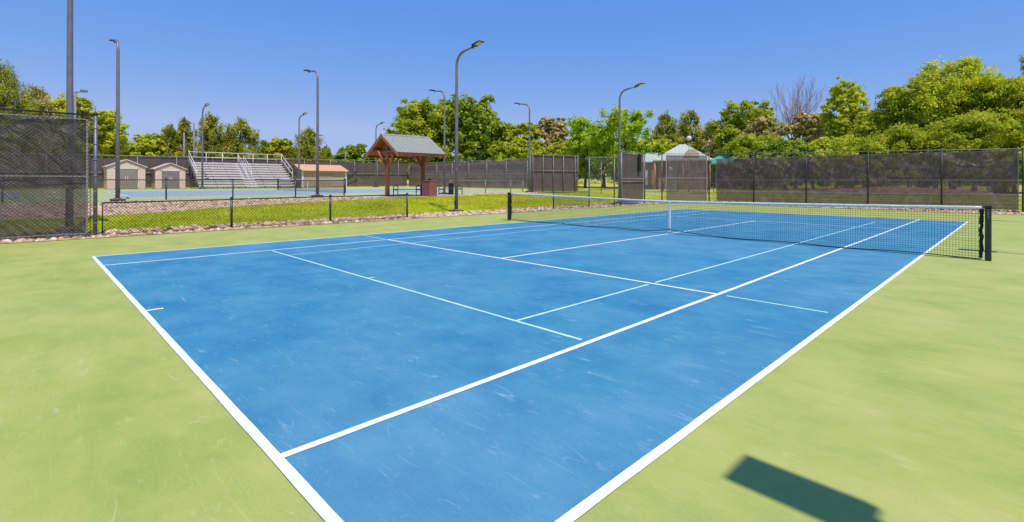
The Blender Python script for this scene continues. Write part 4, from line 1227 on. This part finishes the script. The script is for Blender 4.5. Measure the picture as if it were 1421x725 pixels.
TREES = [  # image bearing, crown top row, half width, depth, kind, leaves, name, label
 (4, 92, 40, 56, 'pine', 'leaf_pine', 'pine_tree', 'tall ragged pine at the extreme left above the screened fence'),
 (-70, 96, 55, 50, 'broad', 'leaf_mid', 'broadleaf_tree', 'broad tree left of the ragged pine at the left edge'),
 (48, 120, 28, 60, 'pine', 'leaf_dry', 'pine_tree', 'olive pine between the ragged pine and the near light pole'),
 (92, 134, 38, 66, 'broad', 'leaf_yellow', 'broadleaf_tree', 'yellow-green round tree behind the near light pole at left'),
 (132, 152, 34, 70, 'broad', 'leaf_bright', 'broadleaf_tree', 'bright green tree between the fence corner post and the second light pole'),
 (158, 186, 18, 74, 'broad', 'leaf_mid', 'broadleaf_tree', 'small tree sloping down behind the larger shed'),
 (206, 187, 21, 84, 'broad', 'leaf_bright', 'broadleaf_tree', 'bright bushy tree above the gap between the two sheds'),
 (236, 176, 19, 86, 'pine', 'leaf_pine', 'pine_tree', 'low pine above the smaller shed'),
 (256, 168, 16, 88, 'pine', 'leaf_pine', 'pine_tree', 'narrow pine behind the two plain poles left of the bleachers'),
 (290, 161, 25, 86, 'pine', 'leaf_pine', 'pine_tree', 'tallest pine behind the left half of the bleachers'),
 (334, 165, 26, 86, 'pine', 'leaf_pine', 'pine_tree', 'broad domed pine behind the right half of the bleachers'),
 (366, 198, 13, 92, 'pine', 'leaf_dark', 'pine_tree', 'low dark pine just right of the domed pine'),
 (388, 192, 18, 94, 'broad', 'leaf_yellow', 'broadleaf_tree', 'yellowish tree above the right end of the bleachers'),
 (428, 182, 27, 92, 'pine', 'leaf_pine', 'pine_tree', 'wide pine behind the storage building roof'),
 (452, 205, 12, 97, 'pine', 'leaf_dark', 'pine_tree', 'small dark pine at the right end of the storage building'),
 (494, 201, 22, 98, 'broad', 'leaf_dark', 'broadleaf_tree', 'round dark green tree left of the timber shelter roof'),
 (525, 207, 18, 100, 'broad', 'leaf_mid', 'broadleaf_tree', 'low tree seen just behind the shelter gable'),
 (588, 138, 42, 84, 'broad', 'leaf_mid', 'broadleaf_tree', 'large round tree rising above the shelter roof, left crown of two'),
 (648, 131, 43, 86, 'broad', 'leaf_dark', 'broadleaf_tree', 'large round tree behind the tall lamp right of the shelter, right crown of two'),
 (700, 170, 24, 88, 'broad', 'leaf_mid', 'broadleaf_tree', 'olive tree right of the two large round trees'),
 (733, 167, 22, 84, 'broad', 'leaf_yellow', 'broadleaf_tree', 'yellowish tree behind the light pole at the large screen panel'),
 (768, 160, 22, 86, 'broad', 'leaf_dry', 'broadleaf_tree', 'upright tree with dry brown patches above the large screen panel'),
 (812, 164, 30, 62, 'vase', 'leaf_locust', 'locust_tree', 'bright feathery locust tree above the right end of the large screen panel'),
 (868, 150, 38, 60, 'vase', 'leaf_locust', 'locust_tree', 'bright feathery locust tree behind the light pole past the net'),
 (924, 156, 24, 86, 'pine', 'leaf_pine', 'pine_tree', 'sparse pine left above the pale green roof'),
 (956, 154, 26, 88, 'pine', 'leaf_pine', 'pine_tree', 'tallest sparse pine directly above the pale green roof'),
 (988, 168, 28, 88, 'pine', 'leaf_pine', 'pine_tree', 'sparse pine right above the pale green roof'),
 (1034, 136, 36, 66, 'broad', 'leaf_mid', 'broadleaf_tree', 'dark olive tree left of the leafless tree'),
 (1062, 160, 30, 62, 'broad', 'leaf_dry', 'broadleaf_tree', 'drab dry-tipped bushy tree below and left of the leafless tree'),
 (1128, 150, 28, 62, 'broad', 'leaf_dry', 'broadleaf_tree', 'drab dry-tipped bushy tree below and right of the leafless tree'),
 (1172, 108, 27, 56, 'broad', 'leaf_bright', 'broadleaf_tree', 'upright bright tree with a notched top left of the massive trees'),
 (1215, 150, 32, 52, 'broad', 'leaf_bright', 'broadleaf_tree', 'low bright bushy tree below the left shoulder of the massive trees'),
 (1262, 112, 42, 50, 'broad', 'leaf_mid', 'broadleaf_tree', 'left shoulder of the massive trees over the screened fence at right'),
 (1322, 80, 58, 48, 'broad', 'leaf_bright', 'broadleaf_tree', 'tallest broad crown of the massive trees over the screened fence at right'),
 (1392, 98, 48, 46, 'broad', 'leaf_mid', 'broadleaf_tree', 'broad crown right of the tallest one near the right edge'),
 (1428, 70, 22, 54, 'pine', 'leaf_dark', 'pine_tree', 'dark pine top poking up at the extreme right edge'),
 (1480, 105, 55, 42, 'broad', 'leaf_bright', 'broadleaf_tree', 'broad bright tree outside the right edge'),
 (1262, 168, 40, 45, 'broad', 'leaf_mid', 'leafy_shrub', 'mid green leafy shrub over the middle of the screened fence at right'),
 (1352, 150, 46, 42, 'broad', 'leaf_mid', 'leafy_shrub', 'tall mid green shrub over the right part of the screened fence'),
 (1408, 182, 36, 40, 'broad', 'leaf_bright', 'leafy_shrub', 'bright leafy shrub at the right end of the screened fence'),
 (560, 190, 30, 96, 'broad', 'leaf_bright', 'broadleaf_tree', 'lower bright tree between the shelter roof and the large round trees'),
 (715, 192, 34, 76, 'broad', 'leaf_mid', 'leafy_shrub', 'tall leafy shrub behind the dark fence left of the large screen panel'),
 (785, 196, 30, 78, 'broad', 'leaf_yellow', 'leafy_shrub', 'yellow-green shrub mass above the right part of the large screen panel'),
 (838, 186, 40, 70, 'broad', 'leaf_mid', 'broadleaf_tree', 'low spreading tree behind the two feathery locust trees'),
 (905, 190, 30, 72, 'broad', 'leaf_bright', 'leafy_shrub', 'bright shrub at the left end of the pale green roof'),
 (1003, 182, 26, 74, 'broad', 'leaf_dry', 'leafy_shrub', 'drab shrub right of the pale green roof'),
 (1045, 184, 34, 56, 'broad', 'leaf_mid', 'leafy_shrub', 'mid green shrub above the teal roof'),
 (1298, 132, 44, 50, 'broad', 'leaf_bright', 'broadleaf_tree', 'bright crown between the left shoulder and the tallest crown'),
 (1200, 190, 40, 46, 'broad', 'leaf_mid', 'leafy_shrub', 'mid green shrub at the foot of the notched tree'),
 (180, 214, 20, 80, 'broad', 'leaf_yellow', 'leafy_shrub', 'yellow shrub just above the fence between the sheds'),
 (312, 192, 30, 90, 'pine', 'leaf_pine', 'pine_tree', 'low pine filling between the tallest pine and the domed pine'),
 (412, 205, 22, 96, 'broad', 'leaf_dry', 'leafy_shrub', 'drab shrub behind the left end of the storage roof'),
 (1090, 190, 34, 52, 'broad', 'leaf_dark', 'leafy_shrub', 'dark green shrub below the leafless tree'),
 (1160, 186, 34, 50, 'broad', 'leaf_bright', 'leafy_shrub', 'bright shrub between the leafless tree and the massive trees'),
]
for i, (u, vt, hwp, dep, kind, mt, nm, lab) in enumerate(TREES):
    x, y = DD(u, dep)
    hz_ = 250.7 - 0.0027 * (u - 710)
    H = 1.4706 + (hz_ - vt) / 692.67 * dep - terr(x, y)
    r = hwp * dep / 692.67 * (1.12 if kind != 'pine' else 1.38)
    nl = int(min(42000, max(7000, 14500 * (hwp / 28.0) ** 1.25 * max(.6, (H / (2.2 * r)) ** .5))))
    leaf = (0.0044 if kind == 'broad' else 0.0036) * dep
    if dep <= 58: leaf *= 0.85; nl = int(nl * 1.25)
    if kind == 'vase': leaf = 0.0033 * dep
    tree(nm, lab, 'shrub' if 'shrub' in nm else 'tree', x, y, r, H * 1.0, kind, M[mt], nl, leaf, base_h=(0.9 if kind != 'vase' else 2.0) if 'shrub' not in nm else .3, seed=100 + i, group='park trees' if 'shrub' not in nm else 'shrubs')

# far-off wood closing the horizon, one mass of leaves
rng_ = np.random.default_rng(77)
Pw = []
for k in range(2600):
    u_ = rng_.uniform(-420, 1850); dp = rng_.uniform(105, 135)
    x, y = DD(u_, dp)
    hh = 4.6 + 1.8 * mnoise.noise(Vector((u_ * .02, 0, 0))) + .9 * mnoise.noise(Vector((u_ * .08, 3, 0)))
    Pw.append((x, y, .3 + hh * rng_.uniform(0, 1) ** .8))
Pw = np.array(Pw)
Qw = (Pw[:, None, :] + rng_.normal(size=(len(Pw), 20, 3)) * np.array([.9, .9, .5])).reshape(-1, 3)
tag(np_mesh('distant_woodland', rand_rot_quads(Qw, .55, .6, .2, rng_), 4, M['leaf_mid']), 'low distant wood behind the park trees', 'woodland', kind='stuff')

# leafless tree
def bare_tree(label, x, y, H, seed):
    rng = random.Random(seed)
    t = thing('bare_tree', label, 'tree', (x, y, terr(x, y)))
    b = MB(); b2 = MB()
    def grow(p, d, L, r, lv, mb):
        n = 5; pts = [Vector(p)]; rr = [r]; q = Vector(p); dd = Vector(d).normalized(); dirs = [dd]
        for k in range(n):
            dd = (dd + Vector((rng.uniform(-.12, .12), rng.uniform(-.12, .12), .07))).normalized()
            q = q + dd * (L / n); pts.append(q.copy()); rr.append(max(.014, r * (1 - .75 * (k + 1) / n))); dirs.append(dd)
        mb.tube(pts, rr, 5 if lv < 2 else 3, True, False)
        if lv >= 4: return
        m = (7, 7, 6, 4)[lv]
        for k in range(m):
            f = 1 + int((n - .01) * (.25 + .75 * k / m)) if lv else rng.randint(2, n)
            f = min(n, f)
            a = rng.uniform(0, 2 * PI); sp = rng.uniform(.35, .62)
            nd = (dirs[f] + Vector((math.cos(a) * sp, math.sin(a) * sp, .12))).normalized()
            grow(pts[f], nd, L * rng.uniform(.38, .55), max(.016, rr[f] * .6), lv + 1, b2)
    b.tube([(0, 0, 0), (0, 0, H * .25)], [.28, .22], 8)
    for k in range(6):
        a = k * 1.047 + .3; grow((0, 0, H * .22), (math.cos(a) * .22, math.sin(a) * .22, 1), H * .66 * rng.uniform(.85, 1.0), .13, 1, b)
    b.build('trunk', M['bare'], t); b2.build('branches', M['bare'], t)
x, y = DD(1104, 66); bare_tree('leafless pinkish-grey tree standing up among the green trees', x, y, 11.6, 4)

# bare reddish soil on the bank behind the screened fence
bsoil = MB(); vs = [(-2.5, 33.5, 0)]; n = 28
cx, cy = -1.0, 40.5
vs = [(cx, cy, terr(cx, cy) + .5)] ; fs = []
for ring_, (fr, hh) in enumerate(((.45, .40), (.8, .15), (1.0, -.02))):
    for k in range(n):
        a = 2 * PI * k / n; w_ = 1 + .18 * mnoise.noise(Vector((math.cos(a) * 2, math.sin(a) * 2, 1)))
        px, py = cx + 7.0 * fr * w_ * math.cos(a), cy + 2.6 * fr * w_ * math.sin(a)
        vs.append((px, py, terr(px, py) + hh))
for k in range(n):
    fs.append((0, 1 + k, 1 + (k + 1) % n))
    for q_ in range(2): fs.append((1 + q_ * n + k, 1 + (q_ + 1) * n + k, 1 + (q_ + 1) * n + (k + 1) % n, 1 + q_ * n + (k + 1) % n))
bsoil.add(vs, fs, True); tag(bsoil.build('soil_bank', simple('red_soil', (0.36, 0.19, 0.12), .95, var=.3, scale=3, bump=.5)), kind='structure')

# distant pale hill
def hill(cx, cy, rx, ry, h, seed):
    b = MB(); vs = []; fs = []; n = 40
    for j in range(n + 1):
        for i in range(n + 1):
            u = -1 + 2 * i / n; v = -1 + 2 * j / n
            rr = min(1, math.sqrt(u * u + v * v))
            e = (1 - rr * rr) ** 1.5
            vs.append((cx + u * rx, cy + v * ry, -2 + h * e * (1 + .35 * mnoise.noise(Vector((u * 3, v * 3, seed))))))
    for j in range(n):
        for i in range(n):
            a = j * (n + 1) + i; fs.append((a, a + 1, a + n + 2, a + n + 1))
    b.add(vs, fs, True)
    tag(b.build('hill', M['hill']), kind='structure')
x, y = DD(470, 420); hill(x, y, 130, 130, 22, 2)
x, y = DD(180, 500); hill(x, y, 200, 160, 27, 5)

# ------------------------------------------------------------------ rocks
def rock_field(name, label, n, region, smin, smax, seed):
    rng = np.random.default_rng(seed)
    # low-poly pebble: octahedron subdivided once, jittered
    base = []
    import itertools
    for s in itertools.product((-1, 0, 1), repeat=3):
        if s != (0, 0, 0): base.append(s)
    # use convex rounded cube: 8 corners + 6 face centres
    cor = np.array([(x, y, z) for x in (-1, 1) for y in (-1, 1) for z in (-1, 1)], float) * .62
    fc = np.array([(1, 0, 0), (-1, 0, 0), (0, 1, 0), (0, -1, 0), (0, 0, 1), (0, 0, -1)], float)
    V = np.vstack([cor, fc])
    faces = []
    def ci(x, y, z): return (0 if x < 0 else 4) + (0 if y < 0 else 2) + (0 if z < 0 else 1)
    quads = {8: [ci(1, -1, -1), ci(1, 1, -1), ci(1, 1, 1), ci(1, -1, 1)], 9: [ci(-1, 1, -1), ci(-1, -1, -1), ci(-1, -1, 1), ci(-1, 1, 1)],
             10: [ci(1, 1, -1), ci(-1, 1, -1), ci(-1, 1, 1), ci(1, 1, 1)], 11: [ci(-1, -1, -1), ci(1, -1, -1), ci(1, -1, 1), ci(-1, -1, 1)],
             12: [ci(-1, -1, 1), ci(1, -1, 1), ci(1, 1, 1), ci(-1, 1, 1)], 13: [ci(-1, 1, -1), ci(1, 1, -1), ci(1, -1, -1), ci(-1, -1, -1)]}
    for c, q in quads.items():
        for k in range(4): faces.append((q[k], q[(k + 1) % 4], c))
    faces = np.array(faces)
    P = region(rng, n)
    n = len(P)
    S = rng.uniform(0, 1, n) ** 2.2 * (smax - smin) + smin
    VV = np.repeat(V[None], n, 0) * rng.uniform(.75, 1.25, size=(n, 14, 1))
    VV *= np.stack([S, S * rng.uniform(.6, 1, n), S * rng.uniform(.4, .75, n)], 1)[:, None, :]
    a = rng.uniform(0, 2 * PI, n); c, s = np.cos(a), np.sin(a)
    X = VV[:, :, 0] * c[:, None] - VV[:, :, 1] * s[:, None]; Y = VV[:, :, 0] * s[:, None] + VV[:, :, 1] * c[:, None]
    VV = np.stack([X, Y, VV[:, :, 2]], 2)
    zz = np.array([terr(p[0], p[1]) for p in P]) + S * .22
    VV += np.concatenate([P, zz[:, None]], 1)[:, None, :]
    me = bpy.data.meshes.new(name)
    fl = (faces[None] + (np.arange(n) * 14)[:, None, None]).reshape(-1)
    me.vertices.add(n * 14); me.vertices.foreach_set('co', VV.astype(np.float32).ravel())
    me.loops.add(len(fl)); me.loops.foreach_set('vertex_index', fl.astype(np.int32))
    me.polygons.add(len(fl) // 3); me.polygons.foreach_set('loop_start', np.arange(0, len(fl), 3, dtype=np.int32))
    me.materials.append(M['rock']); me.update(calc_edges=True)
    o = bpy.data.objects.new(name, me); COL.objects.link(o)
    tag(o, label, 'rocks', kind='stuff')
def reg_w(rng, n):
    y = rng.uniform(-18, 19, n); x = np.array([rockW1(a) + (rockW0(a) - .06 - rockW1(a)) * u for a, u in zip(y, rng.uniform(0, 1, n))])
    P = np.stack([x, y], 1)
    ok = np.ones(len(P), bool)
    for ly in (-11.92, 1.36, 14.7): ok &= ~((np.abs(P[:, 0] + 11.4) < .35) & (np.abs(P[:, 1] - ly) < .35))
    return P[ok]
def reg_far(rng, n):
    y = rng.uniform(-19, 16, n); u = rng.uniform(0, 1, n) 
    x = np.array([farR0(a) + (farR1(a) + .1 - farR0(a)) * q for a, q in zip(y, u)])
    P = np.stack([x, y], 1)
    return P[~((P[:, 1] > .9) & (P[:, 1] < 8.5) & (P[:, 0] < -17.6))]
def reg_n(rng, n):
    x = rng.uniform(-9.3, 11, n); y = rng.uniform(18.72, 20.0, n)
    return np.stack([x, y], 1)
rock_field('river_rocks', 'bed of mixed pink and grey river rocks between the near court and the lawn', 12000, reg_w, .02, .105, 1)
rock_field('gravel_rocks', 'pale pink gravel band between the lawn and the far court', 16000, reg_far, .025, .085, 2)
rock_field('fence_rocks', 'reddish gravel strip along the foot of the screened fence behind the far baseline', 6000, reg_n, .03, .10, 3)

# ------------------------------------------------------------------ grass
def grass(name, label, n, region, h, seed):
    rng = np.random.default_rng(seed)
    P = region(rng, n)
    z = np.array([terr(a, b_) for a, b_ in P])
    C = np.concatenate([P, z[:, None]], 1)
    k = len(C)
    a = rng.uniform(0, 2 * PI, k); w = .018 * rng.uniform(.6, 1.5, k)
    dx = np.stack([np.cos(a) * w, np.sin(a) * w, np.zeros(k)], 1)
    top = np.stack([rng.normal(0, .4, k), rng.normal(0, .4, k), np.ones(k)], 1) * (h * rng.uniform(.5, 1.3, k))[:, None]
    q = np.stack([C - dx, C + dx, C + top], 1)
    o = np_mesh(name, q, 3, M['grass_blade'])
    tag(o, label, 'grass', kind='stuff')
def reg_lawn(rng, n):
    y = rng.uniform(-17, 20, n) ; u = rng.uniform(0, 1, n)
    x = np.array([rockW1(a) + .12 + 0 * a for a in y]); x1 = np.array([farR0(a) for a in y])
    x = (rockW1(0) * 0 + np.array([rockW1(a) + .1 for a in y])) + u * (x1 - .05 - np.array([rockW1(a) + .1 for a in y]))
    P = np.stack([x, y], 1)
    ok = ~((P[:, 1] > .95) & (P[:, 1] < 8.5) & (P[:, 0] < -17.6))
    for ly in (1.36, 14.7): ok &= ~((np.abs(P[:, 0] + 11.4) < .28) & (np.abs(P[:, 1] - ly) < .28))
    return P[ok]
grass('lawn_grass', 'mown yellow-green grass on the bank between the two courts', 120000, reg_lawn, .065, 5)
def reg_lawn_n(rng, n):
    x = rng.uniform(-26, 12, n); y = rng.uniform(20.3, 33, n)
    ok = ~((y > 25.3 + .05 * x) & (y < 26.6 + .05 * x))
    return np.stack([x, y], 1)[ok]
grass('park_grass', 'mown grass behind the screened fence beyond the far baseline', 60000, reg_lawn_n, .06, 6)

def weed(label, x, y, s, seed):
    rng = np.random.default_rng(seed)
    t = thing('weed', label, 'plant', (x, y, terr(x, y)), 0, 'weeds in the river rocks')
    C = rng.normal(size=(140, 3)) * np.array([.09, .09, .07]) * s; C[:, 2] = np.abs(C[:, 2]) + .03
    np_mesh('leaves', rand_rot_quads(C, .03, .07, .6, rng), 4, M['weed'], t)
    b = MB()
    for k in range(5):
        a = k * 1.3; b.tube([(0, 0, 0), (.05 * s * math.cos(a), .05 * s * math.sin(a), .12 * s)], .004, 4)
    b.build('stems', M['weed'], t)
weed('small green weed among the river rocks left of the first low fence post', -9.75, -10.0, 1.0, 1)
weed('small weed among the river rocks at the foot of the tall fence', -9.8, -12.7, .8, 2)
weed('small weed in the river rocks near the first low fence post from the left', -9.8, -8.9, .7, 3)

for o in list(COL.objects):
    if o.parent is None and o.get('category') and o.get('category') != 'tennis net' and o.get('category') not in ('tree', 'shrub'):
        if o.location.x < -9 or (o.type == 'MESH' and o.location.length < 1e-6):
            o.location.y += 0.10
        elif o.location.y > 15:
            o.location.x += 0.08
